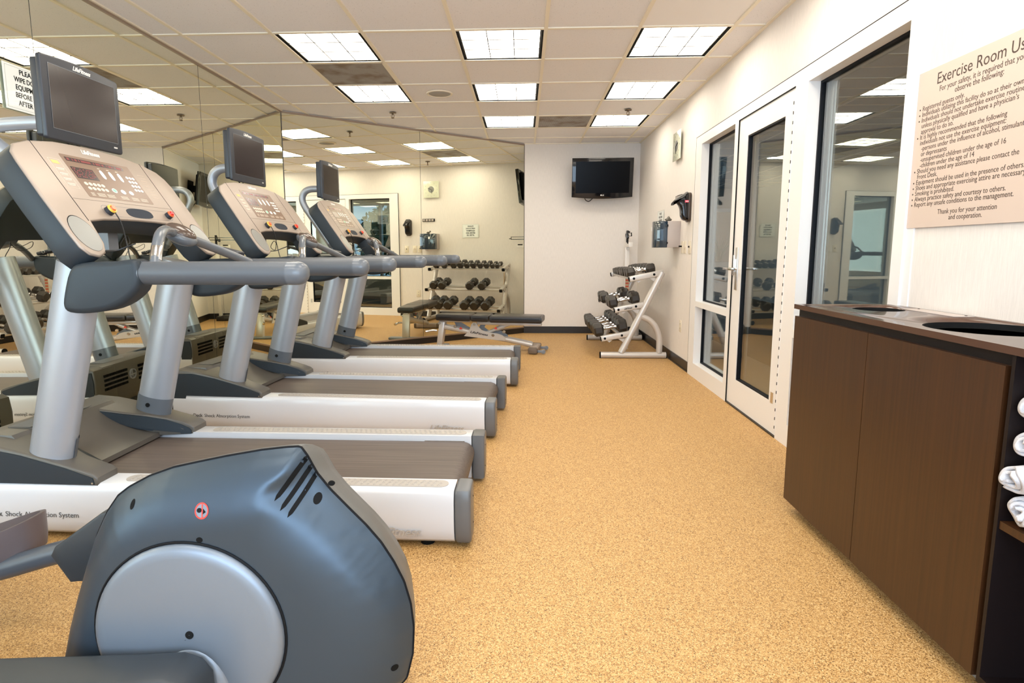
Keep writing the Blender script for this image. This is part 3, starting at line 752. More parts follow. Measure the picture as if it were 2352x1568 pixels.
        m.prism(P3, lambda u, v, d: (u, wid(u)+d if side == 0 else 0.78-wid(u)-d, v), -0.004, 0.006); m.build('inner_panel', TDARK, o)
        ya = -0.004 if side == 0 else 0.78
        m = MB(); m.cyl((-1.505, ya-0.001, .243), (-1.505, ya+0.002, .243), 0.004, seg=8); m.build('screw', ALU, o)
    m = MB()
    for r in range(4):
        for k in range(44):
            y = 0.09+k*0.0138
            if 0.33 < y < 0.45: continue
            m.box(-2.104, -2.096, y, y+0.007, 0.235+r*0.030, 0.252+r*0.030)
    m.build('vent_slots', LINE, hood)
    m = MB(); m.lathe([(0.030, -2.108), (0.036, -2.108), (0.036, -2.095), (0.030, -2.095), (0.030, -2.108)], (0, 0.39, 0.29), 'x', 28)
    m.box(-2.108, -2.096, 0.36, 0.42, 0.285, 0.292).box(-2.108, -2.096, 0.378, 0.385, 0.27, 0.318).build('emblem', TSILV, hood)
    m = MB(); m.rbox(-2.09, -1.98, 0.05, 0.73, 0.03, 0.16, 0.008); m.box(-2.094, -2.085, 0.30, 0.50, 0.08, 0.12); m.build('lower_cover', TDARK, hood)
    m = MB(); m.box(-2.02, -1.73, 0.19, 0.196, 0.4015, 0.402).prism([(-2.03, .20), (-1.93, .20), (-1.93, .55), (-2.03, .42)], lambda u, v, d: (u, v, d), 0.4022, 0.4028); m.build('hood_inlay', TCAP, hood)
    # belt
    bp = [(-1.72, .214), (-0.105, .214)] + [(-0.105+0.056*sin(a), .158+0.056*cos(a)) for a in [k*pi/12 for k in range(1, 13)]] + [(-1.72, .102)]
    m = MB(); m.prism(bp, lambda u, v, d: (u, d, v), 0.135, 0.645, True); m.build('belt', BELT, t, sharp=40)
    m = MB().box(-2.0, -0.12, 0.11, 0.67, 0.15, 0.198).box(-0.30, -0.10, 0.112, 0.134, 0.198, 0.212).box(-0.30, -0.10, 0.646, 0.668, 0.198, 0.212); m.build('deck', mat('deck_board', (0.10, 0.075, 0.05), 0.7, 0, 0, 60, 0.4) if 'deck_board' not in bpy.data.materials else bpy.data.materials['deck_board'], t)
    m = MB(); m.cyl((-0.105, 0.118, .158), (-0.105, 0.662, .158), 0.030, seg=18); m.build('roller', ALU, t)
    for x in (-0.18, -1.9):
        for y in (0.06, 0.72):
            MB().cyl((x, y, 0), (x, y, 0.03), 0.028, seg=16).build('foot', BLACKM, t)
    # rail lettering
    m = MB(); m.text('Flex', 0.030, lambda u, v, d: (-2.02+u, -0.0071-d*0.6, 0.10+v), 0.062)
    m.text('Deck', 0.030, lambda u, v, d: (-1.953+u, -0.0071-d*0.6, 0.10+v), 0.062, bold=0.0006)
    m.text('Shock Absorption System', 0.030, lambda u, v, d: (-1.878+u, -0.0071-d*0.6, 0.10+v), 0.305); m.build('rail_lettering', INKG, t)
    m = MB(); m.text(LOGO, 0.046, lambda u, v, d: (-0.41+u, -0.0085-d*1.2, 0.058+v+0.0*u), 0.215, shear=0.35, bold=0.0008, depth=0.001); m.build('rail_logo', TPAD, t)
    # console
    O = [(-.058, .15), (-.052, .105), (-.02, .068), (.065, .036), (.2, .012), (.385, .002), (.57, .012), (.705, .036), (.79, .068), (.822, .105), (.838, .15), (.842, .30), (.842, .46), (.838, .525), (.815, .558), (.775, .568), (.735, .555), (.706, .51), (.698, .45), (.692, .402),
         (.60, .390), (.50, .385), (.385, .383), (.27, .385), (.17, .390), (.088, .402), (.080, .45), (.070, .51), (.045, .550), (0, .568), (-.038, .556), (-.060, .522), (-.064, .46), (-.064, .30)]
    O = [(a, b) for a, b in O]
    m = MB(); m.bprism(O, con, -0.105, -0.006, 0.008, 2); shell = m.build('console_shell', TDARK, t)
    m = MB(); m.bprism(O, con, -0.014, 0.0, 0.007, 3); face = m.build('console_face', TFACE, t)
    m = MB()
    for tt in (0.072, 0.690):
        m.prism([(tt-0.0015, 0.036), (tt+0.0012, 0.036), (tt+0.0035 if tt < .4 else tt+.003, 0.403), (tt+0.0005, 0.403)], con, -0.001, 0.0006)
    m.prism([(.078, .298), (.688, .298), (.688, .2985), (.078, .2985)], con, 0, 0.0006)
    m.build('seam', LINE, face)
    m = MB(); m.prism(rrect(.178, .574, .074, .282, .006), con, 0.0, 0.0007); ov = m.build('control_overlay', BROWN, face)
    m = MB(); m.prism([(.196, .087), (.522, .087), (.528, .094), (.522, .106), (.196, .106)], con, 0.0007, 0.0012); m.build('message_display', LEDM, ov); MB().prism(rrect(.190, .309, .134, .190, .002), con, 0.0007, 0.0012).build('profile_display', LEDM, ov)
    m = MB(); rr2 = random.Random(5)
    for k in range(46):
        a = .203+k*.0068
        if rr2.random() < .75: m.prism([(a, .091), (a+.004, .091), (a+.004, .102), (a, .102)], con, 0.0012, 0.0015)
    m.build('message_digits', LEDR, ov); m = MB()
    for k in range(12):
        for r in range(5):
            if rr2.random() < .7: a = .197+k*.009; s_ = .14+r*.0095; m.prism([(a, s_), (a+.005, s_), (a+.005, s_+.004), (a, s_+.004)], con, 0.0012, 0.0015)
    m.build('profile_dots', LEDR, ov)
    for tt in (.356, .409, .463): MB().prism(ell(tt, .151, .0095, .023, 24, .8), con, 0.0007, 0.0022).build('rocker_key', WHITEP, ov)
    for r in range(4):
        for k in range(3): MB().prism(ell(.512+k*.0205, .143+r*.0225, .008, .0075, 14), con, 0.0007, 0.0018).build('keypad_key', WHITEP, ov)
    MB().prism(ell(.411, .233, .014, .012, 18), con, 0.0007, 0.0022).build('round_key', WHITEP, ov); MB().prism(ell(.462, .233, .013, .011, 18), con, 0.0007, 0.0022).build('round_key', WHITEP, ov)
    m = MB(); m.prism(ell(.358, .232, .014, .012, 18), con, 0.0007, 0.0022); m.build('go_button', WHITEP, ov)
    m = MB(); m.prism(ell(.358, .232, .0105, .009, 18), con, 0.0022, 0.0026); m.build('go_button_ring', GREENP, ov)
    m = MB()
    for r in range(2):
        for k in range(5): m.prism(ell(.212+k*.0235+r*.004, .214+r*.022, .0098, .0082, 14), con, 0.0007, 0.0014)
    for tt in (.349, .402, .456): m.prism([(tt, .118), (tt+.014, .118), (tt+.014, .121), (tt, .121)], con, 0.0007, 0.001)
    for k, tt in enumerate((.20, .235, .29, .372, .44, .50)):
        for r in range(3): m.prism([(tt, .258+r*.006), (tt+(.02 if k == 0 else .045), .258+r*.006), (tt+(.02 if k == 0 else .045), .2602+r*.006), (tt, .2602+r*.006)], con, 0.0007, 0.001)
    m.build('button_print', CREAM, ov)
    m = MB(); con_text(m, LOGO, 0.032, .322, .050, .104, shear=.35, bold=.0007); m.build('console_logo', WHITEP, face)
    m = MB()
    m.prism([(.100, .108), (.155, .108), (.155, .1092), (.100, .1092)], con, 0, .0006).prism([(.100, .246), (.155, .246), (.155, .2472), (.100, .2472)], con, 0, .0006)
    m.prism([(.099, .108), (.1002, .108), (.1002, .247), (.099, .247)], con, 0, .0006).prism([(.1548, .108), (.156, .108), (.156, .247), (.1548, .247)], con, 0, .0006)
    for k in range(4):
        a = .152+k*.024; m.prism([(.108, a), (.148, a), (.148, a+.004), (.108, a+.004)], con, 0, .0006).prism([(.112, a+.007), (.144, a+.007), (.144, a+.010), (.112, a+.010)], con, 0, .0006)
    m.build('side_print', CREAM, face); m = MB()
    for k in range(9): a = .112+k*.016; m.prism([(.607, a), (.655, a), (.655, a+.0012), (.607, a+.0012)], con, 0, .0006)
    m.build('side_print', CREAM, face)
    m = MB(); m.prism([(.108, .116), (.142, .116), (.146, .132), (.110, .132)], con, 0, .0006); m.build('workout_symbol', YELP, face)
    # recessed shelf with stop buttons
    m = MB()
    q0 = rrect(.196, .640, .318, .372, .022, 6); q1 = rrect(.1975, .6385, .3195, .3705, .021, 6)
    a = m.ring([con(u, v, .0006) for u, v in q0]); b = m.ring([con(u, v, .0006) for u, v in q1]); m.bridge(a, b)
    m.build('tray_outline', TCAP, face)
    m = MB(); m.prism(ell(.420, .345, .083, .0245, 30, .7), con, 0, .0012); m.build('tray_recess', mat('recess_navy', (0.012, 0.02, 0.035), 0.55, 0, 0, 0, 0, 0, None, 0.2) if 'recess_navy' not in bpy.data.materials else bpy.data.materials['recess_navy'], face)
    def knob(tt, s_, mt, ringm, nm, r=0.018):
        c0 = Vector(con(tt, s_, 0)); m = MB(); m.m(SCRF); m.cyl(c0, c0+CN*0.018, r*1.12, r*1.05, 20); m.m(ringm); m.cyl(c0+CN*0.018, c0+CN*0.024, r*1.1, r, 20); m.m(mt); m.cyl(c0+CN*0.022, c0+CN*0.030, r*0.8, r*0.6, 20)
        m.build(nm, None, face)
    knob(.224, .349, ORANGE, YELB, 'stop_button'); knob(.617, .345, REDB, ORANGE, 'stop_button', 0.016)
    for tt in (.008, .775):  # flat ovals; the uneven dark rim paints the shade of a recess
        m = MB(); m.m(LINE)
        q0 = ell(tt, .463, .0585, .081, 40); q1 = ell(tt+.0008, .4642, .0572, .0788, 40)
        a = m.ring([con(u, v, .0007) for u, v in q0]); b = m.ring([con(u, v, .0007) for u, v in q1]); m.bridge(a, b, False)
        m.m(CUPM); m._f(m.ring([con(u, v, .0007) for u, v in q1]))
        m.build('cup_holder', None, face)
    # crossbar with remote pod
    half = [(-1.175, -0.005, 1.095), (-1.195, .04, 1.155), (-1.222, .105, 1.213), (-1.262, .20, 1.238), (-1.305, .30, 1.236), (-1.325, .39, 1.226)]
    path = half + [(-1.300, .50, 1.196), (-1.262, .61, 1.158), (-1.222, .70, 1.122), (-1.185, .785, 1.085)]
    m = MB(); m.tube(path, 0.0205, 14, 5); bar = m.build('grip_bar', TCAPM, t)
    for pp in (path[0:3],):
        pp = [Vector(p) for p in pp]; a = pp[0].lerp(pp[1], .35) if pp[0].y < .3 else pp[2].lerp(pp[1], .35); b = pp[1].lerp(pp[2], .75) if pp[0].y < .3 else pp[1].lerp(pp[0], .75)
        m = MB(); m.tube([a, pp[1], b], 0.0212, 14, 4, flat=1.0); m.build('pulse_sensor', CHROME, bar)
    Mt = Matrix.Rotation(math.radians(28), 4, 'Y')
    m = MB(); m.sphere((-1.318, .39, 1.222), 0.05, 1.55, 1.25, 0.72, 24, 14, Mt); m.build('remote_pod', TCAPM, bar)
    m = MB(); m.sphere((-1.312, .39, 1.238), 0.05, 1.38, 1.10, 0.60, 24, 14, Mt); m.build('remote_cover', PODM, bar)
    # small controller on the far rail
    Mr = Matrix.Translation((-1.30, .775, 1.150)) @ Matrix.Rotation(math.radians(14), 4, 'Y')
    m = MB(); m.rbox(-.058, .058, -.038, .038, -.012, .014, .007, Mr); acc = m.build('control_puck', SCRF, t)
    m = MB(); m.cyl((-1.30, .785, 1.10), (-1.30, .780, 1.146), 0.012, seg=12); m.build('puck_stem', CHROME, acc)
    m = MB(); m.lathe([(0.009, 0), (0.012, 0.0)], (-1.30, .734, 1.152), 'y', 12); m.build('puck_ring', ALU, acc)
    # cords
    m = MB(); c0 = Vector(con(.226, .356, .02))
    m.tube([c0, c0+Vector((.02, .01, -.05)), c0+Vector((.03, .02, -.13)), c0+Vector((.055, .0, -.20)), c0+Vector((.075, .01, -.268))], 0.0026, 6, 6)
    m.tube([c0+Vector((.028, .015, -.11)), c0+Vector((.0, .05, -.16)), c0+Vector((-.05, .09, -.14)), c0+Vector((-.04, .12, -.10)), c0+Vector((.0, .08, -.13)), c0+Vector((.03, .02, -.14))], 0.0022, 6, 6)
    m.build('safety_cord', CORD, t); m = MB()
    m.tube([con(.04, .545, .002), con(.07, .555, .02), con(.085, .56, .05), con(.09, .57, .09)], 0.0026, 6, 6)
    m.build('headphone_cord', CORD, t)
    # television screen on an arm
    yc = .385
    m = MB(); m.tube([(-1.725, yc, 1.22), (-1.80, yc, 1.335), (-1.885, yc, 1.46), (-1.945, yc, 1.555), (-1.965, yc, 1.62), (-1.945, yc, 1.675), (-1.89, yc, 1.705), (-1.80, yc, 1.708), (-1.745, yc, 1.708)], 0.0295, 18, 5)
    arm = m.build('screen_arm', TSILV, t)
    m = MB(); m.tube([(-1.727, yc, 1.223), (-1.715, yc, 1.195), (-1.70, yc, 1.175)], [0.030, 0.022, 0.008], 14, 3); m.box(-1.70, -1.62, yc-.03, yc+.03, 1.16, 1.30); m.build('arm_bracket', BRKT, arm)
    SX = -1.695
    def scr(u, v, d): return (SX+d, u, v)
    y0, y1, za, zb = .172, .600, 1.603, 1.928
    so = rrect(y0, y1, za, zb, .012, 4)
    top = [(y1-.012-(y1-y0-.024)*k/10, zb+.010*sin(pi*k/10)) for k in range(0, 11)]
    so = rrect(y0, y1, za, zb, .012, 4)[0:5][::1]
    so = [p for p in rrect(y0, y1, za, zb, .012, 4)[:5]] + top[1:-1] + [p for p in rrect(y0, y1, za, zb, .012, 4)[5:]]
    m = MB(); m.bprism(so, scr, -0.020, 0.0, 0.005, 3); m.bprism([(a*0.94+.386*.06, b*.93+1.765*.07) for a, b in so], scr, -0.058, -0.018, 0.008, 3)
    tv = m.build('screen_housing', SCRF, t)
    m = MB(); m.prism(rrect(y0+.035, y1-.030, za+.046, zb-.030, .002, 2), scr, 0.0, 0.0012); m.build('screen', SCR, tv)
    m = MB(); q0 = rrect(y0+.033, y1-.028, za+.044, zb-.028, .002, 2); q1 = rrect(y0+.035, y1-.030, za+.046, zb-.030, .002, 2)
    a = m.ring([scr(u, v, .0015) for u, v in q0]); b = m.ring([scr(u, v, .0015) for u, v in q1]); m.bridge(a, b); m.build('screen_edge', TCAPM, tv)
    m = MB(); m.text(LOGO, 0.025, lambda u, v, d: scr(.335+u, zb-.0215+v, 0.0003+d), .098, shear=.35, bold=.0006); m.text('HDTV', .009, lambda u, v, d: scr(.543+u, za+.022+v, .0003+d), .022, bold=.0003); m.build('screen_lettering', WHITEP, tv)
    m = MB(); m.tube([(-1.75, .33, 1.62), (-1.74, .345, 1.59), (-1.76, .36, 1.56)], .004, 6, 4).tube([(-1.75, .39, 1.62), (-1.75, .385, 1.59), (-1.77, .37, 1.56)], .004, 6, 4); m.build('screen_cable', CORD, tv)
    return t
T0 = make_treadmill()
TL = [((-0.20, 2.09), -0.012, 'silver treadmill nearest the viewer, big screen at the left, closest to the floor machine'),
      ((-0.17, 3.39), -0.060, 'middle one of the three silver treadmills'),
      ((-0.045, 4.77), -0.025, 'silver treadmill farthest from the viewer, beside the weight bench')]
for k, ((x, y), a, lb) in enumerate(TL):
    o = T0 if k == 0 else copy_tree(T0)
    o.location = (x, y, 0); o.rotation_euler = (0, 0, a); o['label'] = lb

# the nearest treadmill carries its screen on a longer arm
for ch in children(T0):
    if ch.name.startswith('screen_arm'):
        yc = .385
        m = MB(); m.tube([(-1.80, yc, 1.28), (-1.90, yc, 1.42), (-2.01, yc, 1.54), (-2.11, yc, 1.62), (-2.15, yc, 1.665), (-2.11, yc, 1.695), (-2.0, yc, 1.705), (-1.85, yc, 1.708), (-1.745, yc, 1.708)], 0.0295, 18, 5)
        tmp = m.build('tmp', TSILV); ch.data = tmp.data; bpy.data.objects.remove(tmp)

# ================================================================== cross trainer in the foreground
et = thing('elliptical_trainer', 'dark slate-blue elliptical machine housing with a silver disc in the foreground', 'exercise machine', (-0.72, 1.28, 0))
OX = -0.72
raw = [(-1.145, 0.151), (-1.122, 0.234), (-1.094, 0.317), (-1.064, 0.398), (-1.035, 0.472), (-1.004, 0.531), (-0.975, 0.57), (-0.946, 0.592), (-0.892, 0.621), (-0.832, 0.643), (-0.767, 0.658), (-0.703, 0.672), (-0.618, 0.688), (-0.555, 0.696), (-0.523, 0.698), (-0.508, 0.676), (-0.487, 0.634), (-0.455, 0.592), (-0.415, 0.549), (-0.374, 0.506), (-0.339, 0.463), (-0.309, 0.413), (-0.286, 0.364), (-0.271, 0.307), (-0.265, 0.245), (-0.269, 0.175), (-0.285, 0.11), (-0.33, 0.055), (-0.42, 0.03), (-0.66, 0.022), (-1.0, 0.022), (-1.13, 0.035), (-1.15, 0.08)]
out = [(a-OX, b) for a, b in raw]
def resample(P, n):
    P = P+[P[0]]; L = [0]
    for a, b in zip(P, P[1:]): L.append(L[-1]+math.hypot(b[0]-a[0], b[1]-a[1]))
    Q = []; j = 0
    for k in range(n):
        s_ = L[-1]*k/n
        while L[j+1] < s_: j += 1
        f = (s_-L[j])/(L[j+1]-L[j]); Q.append((P[j][0]+(P[j+1][0]-P[j][0])*f, P[j][1]+(P[j+1][1]-P[j][1])*f))
    return Q
OUT = resample(out, 320)
AX, AZ = -0.788-OX+0.02, 0.275     # axle
def seam_x(z):      # right-hand edge of the housing at a height
    return max([x for x, zz in OUT if abs(zz-z) < 0.006] or [0.2])
SEAMX = {k: seam_x(k/500) for k in range(0, 351)}
def shell(sgn, depth, inset, flat):
    m = MB(); prev = None; n = len(OUT); NR = 44
    for k in range(NR+1):
        r = 1-(k/NR)**1.0
        ring_ = []
        for (x, z) in OUT:
            px_, pz_ = AX+(x-AX)*r, AZ+(z-AZ)*r
            e = 1-r
            dome = depth*(1-(1-min(1, e/0.42))**2.4)**0.75
            if sgn < 0:
                # vented facet: a plane falling towards the right-hand edge behind a crease
                cx_ = -0.572 + (pz_-0.62)*0.62 - OX
                if pz_ < 0.62: cx_ = -0.572 - OX + (0.62-pz_)*0.25
                sx_ = SEAMX.get(int(min(max(pz_, 0), .695)*500), 0.2)
                dist = max(0.02, sx_-cx_)
                pl = (0.060 + 0.55*max(0, .60-pz_))*(1-(px_-cx_)/dist)
                h = -math.log(math.exp(-dome/0.003)+math.exp(-max(pl, -.02)/0.003))*0.003
                if e > 0: dome = min(dome, max(0.0, h))
            ring_.append((px_, sgn*dome, pz_))
        if k == NR: break
        vs_ = m.ring(ring_)
        if prev: m.bridge(prev, vs_)
        prev = vs_
    m._f(prev if sgn > 0 else prev[::-1])
    return m
m = shell(-1, 0.085, 0, 0); es = m.build('side_shell', ELB, et, sharp=60)
# seam and far half
m = MB(); m.tube([(x, 0.001, z) for x, z in OUT]+[(OUT[0][0], 0.001, OUT[0][1])], 0.0030, 8, 1, cap=False)
m.build('shell_seam', LINE, et)
m = MB(); prev = None
for (r, y) in ((1.0, 0.005), (1.004, 0.012), (0.985, 0.04), (0.95, 0.08), (0.89, 0.13), (0.75, 0.155), (0.4, 0.16)):
    vs_ = m.ring([(0.24+(x-0.24)*r, y, 0.25+(z-0.25)*r) for x, z in OUT])
    if prev: m.bridge(prev, vs_)
    prev = vs_
m._f(prev); m.build('side_shell', mat('bike_shell_grey', (0.13, 0.13, 0.125), 0.4, 0, 0.05, 1200), et, 'grey far half of the housing')
YS = -0.085
# disc
m = MB(); R = 0.222
m.lathe([(R+.006, YS+.012), (R+.006, YS-.002), (R+.003, YS-.004), (R, YS-.002)], (AX, 0, AZ), 'y', 72); m.build('disc_gap', LINE, et)
m = MB(); m.lathe([(R, YS+.004), (R, YS-.004), (R-.004, YS-.011), (R-.014, YS-.016), (R-.03, YS-.018), (0.10, YS-.021), (0.001, YS-.022)], (AX, 0, AZ), 'y', 72)
disc = m.build('crank_disc', ELD, et, sharp=60)
m = MB(); m.lathe([(0.0095, YS-.0195), (0.0095, YS-.0235), (0.0065, YS-.0235)], (AX+0.011, 0, AZ+.013), 'y', 16).lathe([(.0065, YS-.0235), (.001, YS-.0235)], (AX+0.011, 0, AZ+.013), 'y', 16); m.build('screw', INK, disc)
# holes, sticker, vents (placed on the shell surface by ray casting onto it)
bpy.context.view_layer.update()
from mathutils.bvhtree import BVHTree
bv = BVHTree.FromObject(es, bpy.context.evaluated_depsgraph_get())
def surf(x, z, d=0.0):
    h = bv.ray_cast(Vector((x, -1, z)), Vector((0, 1, 0)))
    return Vector((x, (h[0].y if h[0] else -0.02)-d, z))
def patch(m, pts, d0=-0.002, d1=0.0012):
    a = m.ring([surf(x, z, d1) for x, z in pts]); b = m.ring([surf(x, z, d0) for x, z in pts])
    m.bridge(b, a, False); 
    c = Vector((0, 0, 0))
    for x, z in pts: c += surf(x, z, d1)
    c /= len(pts); cv = m.bm.verts.new(c)
    n = len(a)
    for i in range(n): m._f([a[i], a[(i+1) % n], cv])
for (x0, z0_, x1, z1_) in ((-0.500, .684, -0.563, .592), (-0.491, .664, -0.549, .571), (-0.482, .643, -0.533, .555)):
    m = MB(); pl = []; pr = []
    for k in range(13):
        f = k/12; bx = x0+(x1-x0)*f - 0.008*sin(pi*f)*-1; bz = z0_+(z1_-z0_)*f
        w = 0.0048*math.sqrt(max(0.0, 1-(2*f-1)**8))+0.0004
        nx, nz = (z1_-z0_), -(x1-x0); L = math.hypot(nx, nz); nx /= L; nz /= L
        bend = 0.006*sin(pi*f)
        pl.append((bx-OX+nx*(w+bend), bz+nz*(w+bend))); pr.append((bx-OX+nx*(-w+bend), bz+nz*(-w+bend)))
    a = m.ring([surf(x, z, .0010) for x, z in pl]); b = m.ring([surf(x, z, .0010) for x, z in pr])
    for i in range(12): m._f([a[i], a[i+1], b[i+1], b[i]])
    m.build('vent_slot', BLACKM, es, fix=False)
for (x, z, rx, rz_) in ((-.479, .581, .009, .012), (-.905, .572, .006, .010), (-.446, .617, .008, .006), (-.731, .506, .0075, .0065), (-.305, .165, .008, .009)):
    m = MB(); patch(m, ell(x-OX, z, rx, rz_, 16), -.003, .0008); m.build('screw_hole', BLACKM, es)
m = MB(); 
q0 = ell(-.725-OX, .572, .0165, .0178, 32); q1 = ell(-.725-OX, .572, .0135, .0146, 32)
a = m.ring([surf(x, z, .0012) for x, z in q0]); b = m.ring([surf(x, z, .0012) for x, z in q1]); m.bridge(a, b, False)
a = m.ring([surf(x-OX, z, .0014) for x, z in ((-.7265, .586), (-.7235, .586), (-.7215, .558), (-.7245, .558))]); m._f(a)
st = m.build('warning_sticker', mat('sticker_red', (0.80, 0.05, 0.03), 0.4), es, 'round red no-stepping sticker')
m = MB(); patch(m, ell(-.725-OX, .572, .0136, .0147, 24), 0, .0008); m.build('sticker_centre', ELD, st)
m = MB(); patch(m, ell(-.731-OX, .573, .006, .005, 14), 0, .0011); patch(m, [(-.722-OX, .577), (-.715-OX, .57), (-.722-OX, .565)], 0, .0011); m.build('sticker_print', INK, st)
# near arm cover and crank
m = MB(); P = [(-2.1, .155), (-1.5, .217), (-1.10, .243), (-.86, .257), (-.755, .266), (-.715, .253), (-.692, .222), (-.682, .06), (-2.1, .0)]
m.bprism([(x-OX, z) for x, z in P], lambda u, v, d: (u, d, v), -0.225, -0.125, 0.012, 3); ac = m.build('pedal_arm_cover', ELK, et)
m = MB(); P = [(-2.1, .140), (-1.5, .201), (-1.10, .2265), (-.865, .2405), (-.770, .246), (-.738, .234), (-.722, .206)]
m.tube([(x-OX, -.2255, z-.008) for x, z in P], .0014, 6, 1); m.build('cover_seam', LINE, ac)
m = MB(); m.sphere((-.760-OX, -.100, .11), .1, 0.95, .30, 1.45, 32, 20); m.build('crank_hub', ELD, et)
# far pedal, its arm and link cover
m = MB(); P = [(-1.318, .312), (-1.305, .336), (-1.16, .440), (-1.02, .47), (-1.02, .25), (-1.245, .235), (-1.268, .232)]
m.bprism([(x-OX, z) for x, z in P], lambda u, v, d: (u, d, v), 0.17, 0.26, 0.008, 2); m.build('link_cover', ELK, et)
m = MB(); m.tube([(-2.0-OX, .26, .10), (-1.6-OX, .25, .205), (-1.3-OX, .24, .298), (-1.1-OX, .23, .33)], .032, 16, 3); pa = m.build('pedal_arm', mat('arm_slate', (0.06, 0.07, 0.085), 0.35), et, 'dark steel arm of the far pedal')
m = MB(); Mr = Matrix.Translation((-1.745-OX, .30, .212)) @ Matrix.Rotation(math.radians(-16), 4, 'Y')
Pq = smooth_closed([(-.30, -.08), (-.30, .08), (.12, .085), (.25, .06), (.285, 0), (.25, -.06), (.12, -.085)], 4)
def pm(u, v, d): return Mr @ Vector((u, v, d))
a0 = m.ring([pm(u, v, -.03) for u, v in Pq]); a1 = m.ring([pm(u*1.04, v*1.08, .0) for u, v in Pq]); a2 = m.ring([pm(u*1.07+(.01 if u > .1 else 0), v*1.14, .05+.02*max(0, u)/.28) for u, v in Pq]); a3 = m.ring([pm(u*1.03+(.005 if u > .1 else 0), v*1.06, .05+.02*max(0, u)/.28) for u, v in Pq]); a4 = m.ring([pm(u*.98, v*.98, .012) for u, v in Pq])
m._f(a0[::-1])
for p, q in ((a0, a1), (a1, a2), (a2, a3), (a3, a4)): m.bridge(p, q)
m._f(a4); m.build('pedal', ELP, et)
m = MB(); m.rbox(-1.75-OX, -.35-OX, .03, .12, 0.0, .03, .01); m.build('base_rail', ELK, et)

# ================================================================== cabinet, countertop, towels
cab = thing('cabinet', 'dark espresso wooden cabinet with two flat doors and an open shelf bay', 'cabinet', (1.17, 2.505, 0))
cx0 = 0.022
CW = XR-1.17-0.004
y_end = -2.0
def cb(m, x0, x1, ya, yb, za, zb): return m.box(x0, x1, ya, yb, za, zb)
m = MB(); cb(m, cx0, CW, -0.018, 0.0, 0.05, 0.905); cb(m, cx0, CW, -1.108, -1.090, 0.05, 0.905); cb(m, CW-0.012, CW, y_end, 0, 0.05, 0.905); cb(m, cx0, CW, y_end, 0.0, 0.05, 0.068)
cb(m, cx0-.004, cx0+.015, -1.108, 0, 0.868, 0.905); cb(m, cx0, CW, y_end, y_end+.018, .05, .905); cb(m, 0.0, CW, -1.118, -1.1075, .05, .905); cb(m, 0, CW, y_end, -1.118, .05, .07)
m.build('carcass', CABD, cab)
m = MB(); cb(m, 0.0, 0.019, -0.5285, -0.001, 0.053, 0.874); m.build('door', CABM, cab)
m = MB(); cb(m, 0.0, 0.019, -1.0905, -0.5315, 0.053, 0.874); m.build('door', CABM, cab)
m = MB(); cb(m, 0.06, 0.075, y_end, -0.01, 0.0, 0.052); cb(m, .07, CW, -.03, -.012, 0, .052); m.build('toe_kick', mat('toe_kick_steel', (0.35, 0.33, 0.30), 0.5), cab)
m = MB(); cb(m, 0.004, CW-.012, y_end+.02, -1.12, 0.472, 0.492); m.build('shelf', CABM, cab)
# countertop with two round openings
bm_ = bmesh.new()
def top_with_holes(y0, y1, x0, x1, hs, z0_, z1_):
    m = MB(); m.box(x0, x1, y0, y1, z0_, z1_); o = m.build('worktop_slab', CTR)
    for (hx, hy, hr) in hs:
        c = MB().cyl((hx, hy, z0_-.05), (hx, hy, z1_+.05), hr, seg=64).build('cutter')
        md = o.modifiers.new('b', 'BOOLEAN'); md.operation = 'DIFFERENCE'; md.object = c; md.solver = 'EXACT'
        dg = bpy.context.evaluated_depsgraph_get(); dg.update()
        me = bpy.data.meshes.new_from_object(o.evaluated_get(dg)); o.modifiers.clear(); old = o.data; o.data = me
        bpy.data.objects.remove(c)
    return o
HL = [(1.385, 2.285, 0.088), (1.37, 1.72, 0.165)]
wt = thing('countertop', 'polished dark brown countertop with two round waste openings', 'countertop', (1.17, 2.505, 0.905))
slab = top_with_holes(0.6, 2.507, 1.165, XR-0.002, HL, 0.905, 0.9245)
slab.name = 'slab'
for v in slab.data.vertices: v.co -= Vector((1.17, 2.505, 0.905))
slab.parent = wt
if not slab.data.materials: slab.data.materials.append(CTR)
for hx, hy, hr in HL:
    m = MB(); m.lathe([(hr-.001, .0185), (hr-.004, .002), (hr-.010, .0005)], (hx-1.17, hy-2.505, 0), 'z', 48)
    m.build('waste_sleeve', BLACKM, wt)
lp = MB(); Mr = Matrix.Translation((1.515-1.17, 2.16-2.505, .0198)) @ Matrix.Rotation(0.0, 4, 'Z')
lp.rbox(-.035, .035, -.14, .14, 0, .0015, .0005, Mr); pl = lp.build('label_plate', GREYP, wt, 'white label plate screwed to the worktop')
m = MB()
for s_ in (-1, 1): m.cyl(Mr @ Vector((0.02, s_*.12, .0015)), Mr @ Vector((0.02, s_*.12, .003)), .004, seg=8)
m.build('screw', INK, pl)
